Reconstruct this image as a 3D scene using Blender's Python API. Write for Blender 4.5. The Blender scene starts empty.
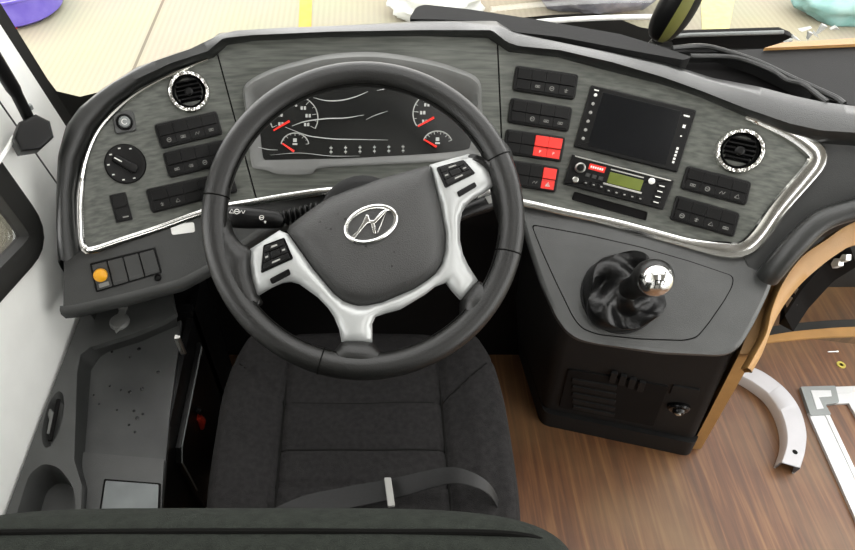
import bpy, bmesh, math, random
from math import sin, cos, pi, radians, tan, sqrt
from mathutils import Vector as V, noise as mnoise
from mathutils.geometry import delaunay_2d_cdt
random.seed(7)
sc = bpy.context.scene
COL = sc.collection

# ------------------------------------------------------------------ camera
H, PITCH, F, PU, PV = 1.45, radians(50), 620.0, 363.0, 275.0
CAM = V((0, 0, H))
FWD = V((0, cos(PITCH), -sin(PITCH))); UP = V((0, sin(PITCH), cos(PITCH))); RT = V((1, 0, 0))
cd = bpy.data.cameras.new('camera'); cam = bpy.data.objects.new('camera', cd); COL.objects.link(cam)
cam.location = CAM; cam.rotation_euler = (pi/2 - PITCH, 0, 0)
cd.sensor_width = 36; cd.lens = 36*F/855; cd.shift_x = (427.5-PU)/855; cd.clip_start = .01
sc.camera = cam

# ------------------------------------------------------------------ reading real positions off the planes of the cockpit
def ray(u, v): return FWD + RT*((u-PU)/F) + UP*((PV-v)/F)
def onplane(u, v, p, n):
    d = ray(u, v); return CAM + d*((p-CAM).dot(n)/d.dot(n))
def onz(u, v, z): return onplane(u, v, V((0, 0, z)), V((0, 0, 1)))
def onx(u, v, x): return onplane(u, v, V((x, 0, 0)), V((1, 0, 0)))
def ony(u, v, y): return onplane(u, v, V((0, y, 0)), V((0, 1, 0)))
COT = 1/tan(radians(48))
def wrap(x):
    k, lim = (.58, .44) if x > 0 else (.9, .36)
    a = abs(x) - .12
    if a <= 0: return 0
    return k*a*a if a < lim else k*lim*lim + 2*k*lim*(a-lim)
def fgrad(x):
    e = 1e-3; return V(((wrap(x+e)-wrap(x-e))/(2*e), 1, -COT))
def G(p): return p.y - (.90 + (p.z-.80)*COT - wrap(p.x))
def fnorm(p): return -fgrad(p.x).normalized()
def face(u, v, off=0.0):          # the curved slope of the dashboard face, or a level above it
    d = ray(u, v); s, prev = .3, .3
    def g(s):
        p = CAM + d*s; return G(p) + off*fgrad(p.x).length
    while g(s) < 0 and s < 4: prev = s; s += .03
    a, b = prev, s
    for _ in range(40):
        m = (a+b)/2
        if g(m) < 0: a = m
        else: b = m
    return CAM + d*((a+b)/2)
def plane3(a, b, c):
    n = (b-a).cross(c-a).normalized()
    if n.dot(CAM-a) < 0: n = -n
    return (a, n)
def onp(pl):
    return lambda u, v, off=0.0: onplane(u, v, pl[0]+pl[1]*off, pl[1])

# ------------------------------------------------------------------ 2D helpers
def rounded(pts, r, n=4, closed=True):
    pts = [V((p[0], p[1])) for p in pts]; out = []; N = len(pts)
    for i, p in enumerate(pts):
        if not closed and i in (0, N-1): out.append(p); continue
        a, b = pts[i-1], pts[(i+1) % N]
        ra = min(r, (a-p).length*.45); rb = min(r, (b-p).length*.45)
        A = p + (a-p).normalized()*ra; B = p + (b-p).normalized()*rb
        for k in range(n+1):
            t = k/n; out.append(A*(1-t)**2 + p*2*t*(1-t) + B*t*t)
    return out
def spline(pts, n=8, closed=False):
    P = [V(p) for p in pts]; N = len(P); out = []
    rng = range(N if closed else N-1)
    for i in rng:
        p0 = P[(i-1) % N] if closed or i > 0 else P[0]*2-P[1]
        p1, p2 = P[i], P[(i+1) % N]
        p3 = P[(i+2) % N] if closed or i+2 < N else p2*2-p1
        for k in range(n):
            t = k/n
            out.append(.5*((2*p1)+(p2-p0)*t+(2*p0-5*p1+4*p2-p3)*t*t+(3*p1-p0-3*p2+p3)*t**3))
    if not closed: out.append(P[-1])
    return out
def resample(pts, n, closed=False):
    P = [p.copy() for p in pts]
    if closed: P.append(P[0].copy())
    L = [0]
    for a, b in zip(P, P[1:]): L.append(L[-1]+(b-a).length)
    out = []; j = 0
    for k in range(n):
        t = L[-1]*k/(n if closed else n-1)
        while j < len(L)-2 and L[j+1] < t: j += 1
        d = L[j+1]-L[j]
        out.append(P[j].lerp(P[j+1], (t-L[j])/d if d > 1e-12 else 0))
    return out
def inpoly(p, poly):
    c = False; n = len(poly); j = n-1
    for i in range(n):
        a, b = poly[i], poly[j]
        if (a[1] > p[1]) != (b[1] > p[1]) and p[0] < (b[0]-a[0])*(p[1]-a[1])/(b[1]-a[1])+a[0]: c = not c
        j = i
    return c
def pdist(p, poly):
    m = 1e9; n = len(poly)
    for i in range(n):
        a, b = V((poly[i][0], poly[i][1])), V((poly[(i+1) % n][0], poly[(i+1) % n][1]))
        ab = b-a; t = max(0, min(1, (V((p[0], p[1]))-a).dot(ab)/max(ab.length_squared, 1e-12)))
        m = min(m, (a+ab*t-V((p[0], p[1]))).length)
    return m

# ------------------------------------------------------------------ mesh builder
class MB:
    def __init__(s): s.bm = bmesh.new(); s.mi = 0
    def f(s, vs):
        try: q = s.bm.faces.new(vs)
        except ValueError: return None
        q.material_index = s.mi; return q
    def v(s, p): return s.bm.verts.new(p)
    def grid(s, rows, closed=False, cyc=False):     # rows of points -> quads
        R = [[s.v(p) for p in r] for r in rows]
        nr = len(R)
        for i in range(nr if cyc else nr-1):
            a, b = R[i], R[(i+1) % nr]; n = len(a)
            for j in range(n if closed else n-1):
                s.f([a[j], a[(j+1) % n], b[(j+1) % n], b[j]])
        return R
    def loft(s, curves, n=40, closed=False, cap0=False, cap1=False, cyc=False):
        R = s.grid([resample(c, n, closed) for c in curves], closed, cyc)
        if cap0: s.f(R[0][::-1])
        if cap1: s.f(R[-1])
        return R
    def tube(s, pts, r, seg=10, closed=False, flat=1.0, upv=None, caps=True):
        n = len(pts); rows = []
        T0 = (pts[1]-pts[0]).normalized()
        u = upv.copy() if upv else (V((0, 0, 1)) if abs(T0.z) < .9 else V((1, 0, 0)))
        for i in range(n):
            if closed: T = (pts[(i+1) % n]-pts[i-1]).normalized()
            else: T = (pts[min(i+1, n-1)]-pts[max(i-1, 0)]).normalized()
            if upv: u = upv.copy()
            u = (u - T*u.dot(T)).normalized(); w = T.cross(u)
            rr = r[i] if isinstance(r, (list, tuple)) else r
            rows.append([pts[i] + w*(rr*cos(2*pi*k/seg)) + u*(rr*flat*sin(2*pi*k/seg)) for k in range(seg)])
        R = s.grid(rows, closed=True, cyc=closed)
        if not closed and caps: s.f(R[0][::-1]); s.f(R[-1])
        return R
    def lathe(s, o, ax, prof, seg=28, ref=None, wob=None):
        ax = ax.normalized(); a = ref or (V((1, 0, 0)) if abs(ax.x) < .9 else V((0, 1, 0)))
        a = (a-ax*a.dot(ax)).normalized(); b = ax.cross(a); rows = []
        for r, h in prof:
            rows.append([o + ax*h + (a*cos(2*pi*k/seg)+b*sin(2*pi*k/seg))*r*(wob(2*pi*k/seg, h) if wob else 1) for k in range(seg)])
        R = s.grid(rows, closed=True)
        if prof[0][0] > 1e-5: s.f(R[0][::-1])
        if prof[-1][0] > 1e-5: s.f(R[-1])
    def hexa(s, c):   # 8 corners, bottom 4 then top 4
        v = [s.v(p) for p in c]
        for q in ((3, 2, 1, 0), (4, 5, 6, 7), (0, 1, 5, 4), (1, 2, 6, 5), (2, 3, 7, 6), (3, 0, 4, 7)): s.f([v[i] for i in q])
    def box(s, a, b):
        x0, y0, z0 = a; x1, y1, z1 = b
        s.hexa([V(p) for p in ((x0,y0,z0),(x1,y0,z0),(x1,y1,z0),(x0,y1,z0),(x0,y0,z1),(x1,y0,z1),(x1,y1,z1),(x0,y1,z1))])
    def plate(s, pts, n, h0, h1, bev=0.0):
        n = n.normalized(); N = len(pts)
        ctr = sum(pts, V((0, 0, 0)))/N
        area = V((0, 0, 0))
        for i in range(N): area += (pts[i]-ctr).cross(pts[(i+1) % N]-ctr)
        if area.dot(n) < 0: pts = pts[::-1]
        def inset(d):
            out = []
            for i in range(N):
                a, p, b = pts[i-1], pts[i], pts[(i+1) % N]
                e1, e2 = (p-a), (b-p)
                if e1.length < 1e-7: e1 = e2
                if e2.length < 1e-7: e2 = e1
                n1 = n.cross(e1.normalized()); n2 = n.cross(e2.normalized())
                m = n1+n2; L = m.length_squared
                out.append(p + (m*(2/L)*d if L > .3 else n1*d))
            return out
        rings = [[p+n*h0 for p in pts]]
        if bev > 0:
            rings += [[p+n*(h1-bev) for p in pts], [p+n*(h1-bev*.3) for p in inset(bev*.3)], [p+n*h1 for p in inset(bev)]]
        else: rings.append([p+n*h1 for p in pts])
        R = s.grid(rings, closed=True)
        s.f(R[0][::-1]); s.f(R[-1])
    def sheet(s, poly, fn, th, nfn=None, step=9.0, holes=(), edge=None):
        """A panel with the outline poly lying on surface fn, th thick behind it."""
        loops = [[V((p[0], p[1])) for p in poly]] + [[V((p[0], p[1])) for p in h] for h in holes]
        vs, es = [], []
        for L in loops:
            b = len(vs); vs += L; es += [(b+i, b+(i+1) % len(L)) for i in range(len(L))]
        us = [p.x for p in loops[0]]; ws = [p.y for p in loops[0]]
        y = min(ws)+step/2
        while y < max(ws):
            x = min(us)+step/2
            while x < max(us):
                if inpoly((x, y), loops[0]) and all(pdist((x, y), L) > step*.35 for L in loops) and not any(inpoly((x, y), h) for h in loops[1:]):
                    vs.append(V((x, y)))
                x += step
            y += step
        ov, oe, of, a_, b_, c_ = delaunay_2d_cdt(vs, es, [], 1, 1e-6)
        if holes:
            of = [f for f in of if not any(inpoly((sum(ov[i].x for i in f)/len(f), sum(ov[i].y for i in f)/len(f)), h) for h in loops[1:])]
        P = [fn(p.x, p.y) for p in ov]
        Np = [nfn(p) if nfn else None for p in P]
        if nfn is None:
            Np = [V((0, 0, 0)) for _ in P]
            for f in of:
                nn = (P[f[1]]-P[f[0]]).cross(P[f[2]]-P[f[0]])
                if nn.dot(CAM-P[f[0]]) < 0: nn = -nn
                for i in f: Np[i] += nn
            Np = [q.normalized() if q.length > 0 else V((0, 0, 1)) for q in Np]
        top = [s.v(p) for p in P]; bot = [s.v(p-q*th) for p, q in zip(P, Np)]
        cnt = {}
        for f in of:
            s.f([top[i] for i in f]); s.f([bot[i] for i in reversed(f)])
            for i in range(len(f)):
                k = (f[i], f[(i+1) % len(f)]); cnt[tuple(sorted(k))] = None if tuple(sorted(k)) in cnt else k
        for k in cnt.values():
            if k: s.f([top[k[1]], top[k[0]], bot[k[0]], bot[k[1]]])
    def text(s, q, txt, ss, tt, hgt, h, rot=0.0):
        fc = bpy.data.curves.new('t', 'FONT'); fc.body = txt; fc.size = 1; fc.align_x = 'CENTER'; fc.align_y = 'CENTER'; fc.resolution_u = 3
        fo = bpy.data.objects.new('t', fc); COL.objects.link(fo)
        bpy.context.view_layer.update()
        me = bpy.data.meshes.new_from_object(fo.evaluated_get(bpy.context.evaluated_depsgraph_get()))
        o, ex, ey, n = q.frame(ss, tt)
        c, sn = cos(rot), sin(rot)
        vv = [s.v(o + ex*((p.co.x*c-p.co.y*sn)*hgt) + ey*((p.co.x*sn+p.co.y*c)*hgt) + n*h) for p in me.vertices]
        for p in me.polygons: s.f([vv[i] for i in p.vertices])
        bpy.data.objects.remove(fo); bpy.data.curves.remove(fc); bpy.data.meshes.remove(me)

class Q:                      # a four-cornered patch: TL, TR, BR, BL
    def __init__(s, c, fn=None):
        s.c = [fn(*p) if fn else p for p in c]
        s.n = (s.c[2]-s.c[0]).cross(s.c[1]-s.c[3]).normalized()
        if s.n.dot(CAM-s.c[0]) < 0: s.n = -s.n
        s.w = ((s.c[1]-s.c[0]).length+(s.c[2]-s.c[3]).length)/2
        s.h = ((s.c[3]-s.c[0]).length+(s.c[2]-s.c[1]).length)/2
    def P(s, a, b, h=0.0):
        return s.c[0].lerp(s.c[1], a).lerp(s.c[3].lerp(s.c[2], a), b) + s.n*h
    def mid(s): return s.P(.5, .5)
    def frame(s, a, b):
        ex = (s.P(min(a+.1, 1), b)-s.P(a-.1, b)).normalized(); ey = s.n.cross(ex)
        return s.P(a, b), ex, ey, s.n
    def rect(s, a0, b0, a1, b1, r=0.0, n=4):
        if r <= 0: return [s.P(*p) for p in ((a0, b0), (a1, b0), (a1, b1), (a0, b1))]
        pts = rounded([(a0*s.w, b0*s.h), (a1*s.w, b0*s.h), (a1*s.w, b1*s.h), (a0*s.w, b1*s.h)], r, n)
        return [s.P(p.x/s.w, p.y/s.h) for p in pts]
    def box(s, m, a0, b0, a1, b1, h0, h1, bev=0.0, r=0.0): m.plate(s.rect(a0, b0, a1, b1, r), s.n, h0, h1, bev)
    def ring(s, a, b, r, n=24, a0=0, a1=2*pi):
        o, ex, ey, nn = s.frame(a, b)
        return [o+ex*(r*cos(a0+(a1-a0)*k/n))+ey*(r*sin(a0+(a1-a0)*k/n)) for k in range(n+1 if a1-a0 < 6.2 else n)]

# ------------------------------------------------------------------ objects
def wloc(o):
    p = V((0, 0, 0))
    while o: p += o.location; o = o.parent
    return p
def obj(name, m, mats, parent=None, loc=None, sharp=35, bevel=0):
    bmesh.ops.recalc_face_normals(m.bm, faces=m.bm.faces)
    off = wloc(parent) if parent else (loc or V((0, 0, 0)))
    for v_ in m.bm.verts: v_.co -= off
    me = bpy.data.meshes.new(name); m.bm.to_mesh(me); m.bm.free()
    for a in (mats if isinstance(mats, (list, tuple)) else [mats]): me.materials.append(a)
    for p in me.polygons: p.use_smooth = True
    me.set_sharp_from_angle(angle=radians(sharp))
    o = bpy.data.objects.new(name, me); COL.objects.link(o)
    if parent: o.parent = parent
    elif loc: o.location = loc
    if sharp <= 40:
        wn_ = o.modifiers.new('w', 'WEIGHTED_NORMAL'); wn_.keep_sharp = True
    if bevel:
        b = o.modifiers.new('b', 'BEVEL'); b.width = bevel; b.segments = 3; b.limit_method = 'ANGLE'; b.angle_limit = radians(40)
    return o
def thing(name, label, cat, loc, group=None):
    o = bpy.data.objects.new(name, None); COL.objects.link(o); o.location = loc; o.empty_display_size = .02
    return tag(o, label, cat, group)
def tag(o, label, cat, group=None, kind=None):
    if label: o['label'] = label
    if cat: o['category'] = cat
    if group: o['group'] = group
    if kind: o['kind'] = kind
    return o
def struct(name, m, mat, **k):
    o = obj(name, m, mat, **k); o['kind'] = 'structure'; return o

# ------------------------------------------------------------------ materials
def lin(c): return tuple((x/255/12.92 if x <= 10 else ((x/255+.055)/1.055)**2.4) for x in c)+(1,)
def mat(name, c, rough=.5, metal=0.0, var=.10, vs=18.0, bump=0.0, bs=300.0, c2=None, stretch=None, coat=0.0, spec=.5, emit=None, detail=4.0, lo=.35, hi=.65):
    m = bpy.data.materials.new(name); m.use_nodes = True; nt = m.node_tree; N = nt.nodes; L = nt.links
    b = N['Principled BSDF']; b.inputs['Roughness'].default_value = rough; b.inputs['Metallic'].default_value = metal
    b.inputs['Specular IOR Level'].default_value = spec; b.inputs['Coat Weight'].default_value = coat
    tc = N.new('ShaderNodeTexCoord'); mp = N.new('ShaderNodeMapping'); L.new(tc.outputs['Object'], mp.inputs['Vector'])
    if stretch: mp.inputs['Scale'].default_value = stretch
    no = N.new('ShaderNodeTexNoise'); no.inputs['Scale'].default_value = vs; no.inputs['Detail'].default_value = detail
    L.new(mp.outputs['Vector'], no.inputs['Vector'])
    cr = N.new('ShaderNodeValToRGB'); L.new(no.outputs['Fac'], cr.inputs['Fac'])
    A = lin(c)
    B = lin(c2) if c2 else tuple(min(1, x*(1+var)) for x in A[:3])+(1,)
    if not c2: A = tuple(x*(1-var) for x in A[:3])+(1,)
    cr.color_ramp.elements[0].position = lo; cr.color_ramp.elements[1].position = hi
    cr.color_ramp.elements[0].color = A; cr.color_ramp.elements[1].color = B
    L.new(cr.outputs['Color'], b.inputs['Base Color'])
    if bump > 0:
        n2 = N.new('ShaderNodeTexNoise'); n2.inputs['Scale'].default_value = bs; n2.inputs['Detail'].default_value = 2
        L.new(tc.outputs['Object'], n2.inputs['Vector'])
        bp = N.new('ShaderNodeBump'); bp.inputs['Strength'].default_value = bump; bp.inputs['Distance'].default_value = .002
        L.new(n2.outputs['Fac'], bp.inputs['Height']); L.new(bp.outputs['Normal'], b.inputs['Normal'])
    if emit:
        b.inputs['Emission Color'].default_value = lin(emit[0]); b.inputs['Emission Strength'].default_value = emit[1]
    return m
def glass(name, gloss=.06, tint=(1, 1, 1, 1)):
    m = bpy.data.materials.new(name); m.use_nodes = True; nt = m.node_tree; N = nt.nodes; L = nt.links
    N.remove(N['Principled BSDF']); out = N['Material Output']
    t = N.new('ShaderNodeBsdfTransparent'); t.inputs['Color'].default_value = tint
    g = N.new('ShaderNodeBsdfGlossy'); g.inputs['Roughness'].default_value = .02
    fr = N.new('ShaderNodeFresnel'); fr.inputs['IOR'].default_value = 1.35
    no = N.new('ShaderNodeTexNoise'); no.inputs['Scale'].default_value = 4
    mu = N.new('ShaderNodeMath'); mu.operation = 'MULTIPLY'; L.new(fr.outputs[0], mu.inputs[0])
    mr = N.new('ShaderNodeMapRange'); mr.inputs['To Min'].default_value = .7; mr.inputs['To Max'].default_value = 1.0
    L.new(no.outputs['Fac'], mr.inputs['Value']); L.new(mr.outputs[0], mu.inputs[1])
    mx = N.new('ShaderNodeMixShader'); L.new(mu.outputs[0], mx.inputs[0]); L.new(t.outputs[0], mx.inputs[1]); L.new(g.outputs[0], mx.inputs[2])
    L.new(mx.outputs[0], out.inputs['Surface']); return m

M = dict(
    plastic=mat('dark_grey_plastic', (62, 63, 62), .40, bump=.25, bs=900),
    greyplastic=mat('mid_grey_plastic', (104, 105, 103), .4, bump=.2, bs=900),
    plastic2=mat('charcoal_plastic', (40, 41, 40), .5, bump=.25, bs=900),
    black=mat('black_plastic', (11, 11, 11), .38, bump=.1, bs=700, spec=.22),
    blackmatte=mat('matte_black', (11, 10, 10), .8, spec=.15),
    blackrough=mat('rough_black', (20, 20, 20), .7, bump=.2, bs=500, spec=.2),
    gloss=mat('gloss_black', (8, 8, 9), .22, spec=.3),
    soft=mat('soft_touch_rim', (32, 33, 32), .30, bump=.25, bs=700),
    fascia=mat('grey_woodgrain', (68, 71, 66), .40, c2=(98, 100, 94), vs=1.0, stretch=(14, 110, 240), detail=7, lo=.34, hi=.68, spec=.45),
    chrome=mat('chrome', (225, 225, 222), .16, metal=1.0, var=.05),
    foil=mat('crumpled_chrome', (228, 228, 224), .14, metal=1.0, var=.05, bump=1.0, bs=140),
    satin=mat('satin_chrome', (205, 205, 200), .30, metal=1.0, var=.04),
    silver=mat('silver_paint', (163, 165, 164), .34, metal=.35, var=.03),
    leather=mat('black_leather', (20, 20, 19), .36, bump=.22, bs=450, spec=.38),
    pad=mat('airbag_plastic', (40, 40, 39), .46, bump=.45, bs=650),
    boot=mat('boot_leather', (13, 13, 13), .30, bump=.2, bs=300, spec=.35),
    fabric=mat('seat_fabric', (35, 34, 34), .95, bump=.7, bs=900, vs=120, var=.2, spec=.15),
    fabric2=mat('backrest_fabric', (27, 30, 26), .95, bump=.6, bs=900, vs=120, var=.2, spec=.15),
    seam=mat('seam', (12, 12, 11), 1.0, spec=.05),
    cseam=mat('cushion_seam', (24, 24, 23), 1.0, spec=.1),
    belt=mat('belt_webbing', (20, 20, 20), .5, vs=300, var=.15, spec=.3),
    red=mat('red_switch', (226, 44, 34), .35, var=.06),
    mark=mat('white_mark', (225, 225, 220), .5, var=.04),
    gmark=mat('gauge_mark', (172, 174, 170), .5, var=.04),
    dimmark=mat('dim_mark', (138, 138, 134), .5, var=.04),
    redmark=mat('red_needle', (232, 48, 38), .45, emit=((232, 40, 30), .1)),
    lcd=mat('green_lcd', (92, 102, 36), .3, var=.12, vs=40),
    display=mat('instrument_display', (22, 23, 22), .25, var=.2, vs=9),
    screen=mat('screen_glass', (18, 19, 21), .18, spec=.3, var=.1),
    film_glint=mat('crease_glint', (196, 198, 196), .18, var=.1, spec=.8),  # pale tone of the reflections on the creased film
    yellow=mat('yellow_knob', (224, 160, 30), .3, var=.08),
    white=mat('white_panel', (243, 244, 240), .45, var=.02),
    white2=mat('white_sticker', (236, 236, 232), .5, var=.02),
    rubber=mat('window_rubber', (30, 30, 28), .6),
    tan=mat('tan_trim', (160, 120, 68), .5, var=.08, bump=.2, bs=400),
    alu=mat('aluminium_strip', (190, 191, 192), .42, metal=.5, var=.04),
    lidmetal=mat('lid_metal', (104, 108, 108), .35, metal=.5),
    channel=mat('channel_paint', (176, 176, 180), .4, var=.03),
    alub=mat('grey_bracket', (128, 132, 131), .45, metal=.4, var=.05),
    brass=mat('brass', (205, 190, 96), .35, metal=.8),
    redp=mat('red_latch', (190, 48, 30), .5),
    purple=mat('purple_plastic', (78, 64, 150), .35, c2=(100, 88, 165), vs=6),
    cloth=mat('grey_cloth', (84, 84, 94), .9, c2=(110, 110, 118), vs=12),
    teal=mat('teal_plastic', (100, 140, 136), .6, c2=(124, 155, 152), vs=8),
    bagw=mat('white_bag', (180, 182, 178), .6, var=.03, bump=.3, bs=30),
    paint=mat('yellow_paint', (165, 124, 30), .7, c2=(160, 130, 50), vs=8),
    band=mat('yellow_green_band', (104, 104, 52), .5, var=.1),
    ceil=mat('pale_ceiling', (120, 120, 117), .8, var=.02),
    orange=mat('orange_mark', (214, 96, 40), .5),
    wind=glass('windscreen_glass'),
    darkglass=mat('tray_floor', (48, 49, 49), .30, c2=(64, 65, 64), vs=9, bump=.08, bs=200),
)
# wooden floor
def wood():
    m = bpy.data.materials.new('wood_floor'); m.use_nodes = True; nt = m.node_tree; N = nt.nodes; L = nt.links
    b = N['Principled BSDF']; b.inputs['Roughness'].default_value = .42
    tc = N.new('ShaderNodeTexCoord'); mp = N.new('ShaderNodeMapping'); mp.inputs['Scale'].default_value = (44, 2.2, 3)
    L.new(tc.outputs['Object'], mp.inputs['Vector'])
    n = N.new('ShaderNodeTexNoise'); n.inputs['Scale'].default_value = 1.6; n.inputs['Detail'].default_value = 7; n.inputs['Distortion'].default_value = .7
    L.new(mp.outputs[0], n.inputs['Vector'])
    cr = N.new('ShaderNodeValToRGB'); L.new(n.outputs['Fac'], cr.inputs[0])
    e = cr.color_ramp.elements; e[0].position = .22; e[0].color = lin((66, 43, 27)); e[1].position = .72; e[1].color = lin((124, 88, 54))
    x = e.new(.5); x.color = lin((96, 62, 38))
    # worn dusty areas
    n2 = N.new('ShaderNodeTexNoise'); n2.inputs['Scale'].default_value = 3.2; n2.inputs['Detail'].default_value = 5; L.new(tc.outputs['Object'], n2.inputs['Vector'])
    r2 = N.new('ShaderNodeValToRGB'); r2.color_ramp.elements[0].position = .45; r2.color_ramp.elements[1].position = .75; L.new(n2.outputs['Fac'], r2.inputs[0])
    ml = N.new('ShaderNodeMath'); ml.operation = 'MULTIPLY'; ml.inputs[1].default_value = .7; L.new(r2.outputs[0], ml.inputs[0])
    mx = N.new('ShaderNodeMix'); mx.data_type = 'RGBA'; L.new(ml.outputs[0], mx.inputs[0]); L.new(cr.outputs[0], mx.inputs[6]); mx.inputs[7].default_value = lin((122, 97, 66))
    L.new(mx.outputs[2], b.inputs['Base Color']); return m
def ground_mat():
    m = bpy.data.materials.new('grooved_paving'); m.use_nodes = True; nt = m.node_tree; N = nt.nodes; L = nt.links
    b = N['Principled BSDF']; b.inputs['Roughness'].default_value = .85
    tc = N.new('ShaderNodeTexCoord')
    w = N.new('ShaderNodeTexWave'); w.inputs['Scale'].default_value = 7.0; w.inputs['Distortion'].default_value = .4; L.new(tc.outputs['Object'], w.inputs['Vector'])
    br = N.new('ShaderNodeTexBrick'); br.inputs['Scale'].default_value = 1.0; br.inputs['Brick Width'].default_value = 2.2; br.inputs['Row Height'].default_value = 60
    br.inputs['Mortar Size'].default_value = .012; br.offset = 0; mpb = N.new('ShaderNodeMapping'); mpb.inputs['Location'].default_value = (1.64, 31, 0); L.new(tc.outputs['Object'], mpb.inputs['Vector'])
    br.inputs['Color1'].default_value = lin((140, 133, 108)); br.inputs['Color2'].default_value = lin((149, 143, 120)); br.inputs['Mortar'].default_value = lin((98, 89, 70))
    L.new(mpb.outputs[0], br.inputs['Vector'])
    n = N.new('ShaderNodeTexNoise'); n.inputs['Scale'].default_value = 1.3; n.inputs['Detail'].default_value = 6; L.new(tc.outputs['Object'], n.inputs['Vector'])
    mx = N.new('ShaderNodeMix'); mx.data_type = 'RGBA'; mx.blend_type = 'MULTIPLY'; mx.inputs[0].default_value = .10
    L.new(br.outputs['Color'], mx.inputs[6]); L.new(w.outputs['Color'], mx.inputs[7])
    mx2 = N.new('ShaderNodeMix'); mx2.data_type = 'RGBA'; mx2.blend_type = 'MULTIPLY'; mx2.inputs[0].default_value = .35
    L.new(mx.outputs[2], mx2.inputs[6]); L.new(n.outputs['Color'], mx2.inputs[7])
    hs = N.new('ShaderNodeHueSaturation'); hs.inputs['Saturation'].default_value = .85; L.new(mx2.outputs[2], hs.inputs['Color'])
    L.new(hs.outputs[0], b.inputs['Base Color']); return m
M['wood'] = wood(); M['ground'] = ground_mat()

# ================================================================== DASHBOARD
dash = thing('dashboard', 'dark grey wraparound driver dashboard with woodgrain fascia and chrome edging', 'dashboard', V((0, .8, .7)))
# inner edge of the padded rim (fascia outline, top side), left to right
INNER = [(82, 250), (78, 225), (77, 195), (82, 161), (96, 129), (117, 105), (140, 88), (176, 70), (214, 57.5), (227, 45), (252, 41), (330, 37), (420, 36), (488, 38), (500, 46), (509, 52), (557, 57), (609, 71), (661, 84), (700, 97), (742, 115), (786, 135), (808, 149), (813, 160)]
CREST = [(66, 262), (64, 225), (63, 195), (68, 160), (82, 126), (104, 101), (130, 82), (171, 63), (208, 51), (223, 38), (252, 35), (330, 31.5), (420, 30), (492, 30), (507, 42), (519, 46), (560, 50), (612, 62), (663, 77), (702, 91), (745, 108), (790, 123.5), (822, 130), (842, 132)]
OUTER = [(58, 262), (56, 225), (56, 195), (58, 155), (66, 126), (79, 108), (99, 91), (137, 67), (173, 54), (205, 44), (219, 33), (252, 30), (330, 26), (420, 21), (496, 21), (512, 31), (560, 42), (602, 50), (663, 62), (713, 78), (760, 87), (793, 95.6), (823, 102), (860, 106)]
BOTTOM = [(813, 160), (806, 176), (778, 208), (757, 236), (742, 248), (725, 249), (690, 243), (640, 229), (600, 219), (560, 210), (525, 202), (470, 195), (410, 191), (340, 192), (290, 198), (255, 204), (229, 208), (200, 216), (160, 230), (120, 243), (96, 251), (86, 253)]
FASCIA = INNER + BOTTOM[1:]
def split(poly, x0, x1):        # clip polygon to a strip between two slanted seams, each given by its x at the top and bottom of the dashboard
    def X(s, y): return s[0] + (s[1]-s[0])*(y-30)/(220-30)
    def clip(P, s, sgn):
        out = []
        for i in range(len(P)):
            a, b = P[i-1], P[i]
            da, db = (a[0]-X(s, a[1]))*sgn, (b[0]-X(s, b[1]))*sgn
            if (da >= 0) != (db >= 0):
                t = da/(da-db); out.append((a[0]+(b[0]-a[0])*t, a[1]+(b[1]-a[1])*t))
            if db >= 0: out.append(b)
        return out
    P = poly
    if x0: P = clip(P, x0, 1)
    if x1: P = clip(P, x1, -1)
    return P
SL, SR = (211, 262), (497, 505)
g_ = .8
for nm, a, b in (('a', None, (SL[0]-g_, SL[1]-g_)), ('b', (SL[0]+g_, SL[1]+g_), (SR[0]-g_, SR[1]-g_)), ('c', (SR[0]+g_, SR[1]+g_), None)):
    m = MB(); m.sheet(split(FASCIA, a, b), face, .004, fnorm, 10)
    obj('fascia_panel', m, M['fascia'], dash)
m = MB(); m.sheet([(p[0]+(0 if 80 < p[0] < 800 else (2 if p[0] < 80 else -2)), p[1]) for p in FASCIA], lambda u, v: face(u, v, -.0035), .02, fnorm, 14)
obj('backing', m, M['blackmatte'], dash)
# padded rim
INNER_R = INNER[:-2]+[(815, 143), (860, 146), (1010, 150)]; CREST[-2:] = [(822, 130.5), (862, 133), (1010, 137)]; OUTER[-1] = (862, 107); OUTER.append((1010, 112))
I3 = [face(*p, -.003) for p in INNER_R]
C3 = [face(*p, .026) for p in CREST]; C2 = [face(*p, .018) for p in [((a[0]*.6+b[0]*.4), (a[1]*.6+b[1]*.4)) for a, b in zip(INNER_R, CREST)]]
O3 = []
for i, p in enumerate(OUTER):
    r = max(0, min(1, (p[0]-180)/70)); O3.append(face(*p, .012*(1-r) - .018*r))
O1 = [c.lerp(o, .5)+V((0, 0, .006)) for c, o in zip(C3, O3)]
D3 = [o+V((-.012 if o.x < -.3 else 0, .015, -.03)) for o in O3]; E3 = [o+V((-.012 if o.x < -.3 else 0, .03, -.30)) for o in O3]
def sm(P, n=200): return resample(spline(P, 6), n)
m = MB(); m.loft([[p for p in c] for c in (I3, C2, C3, O1, O3, D3, E3)], 220)
obj('padded_rim', m, M['soft'], dash, sharp=60)
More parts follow.
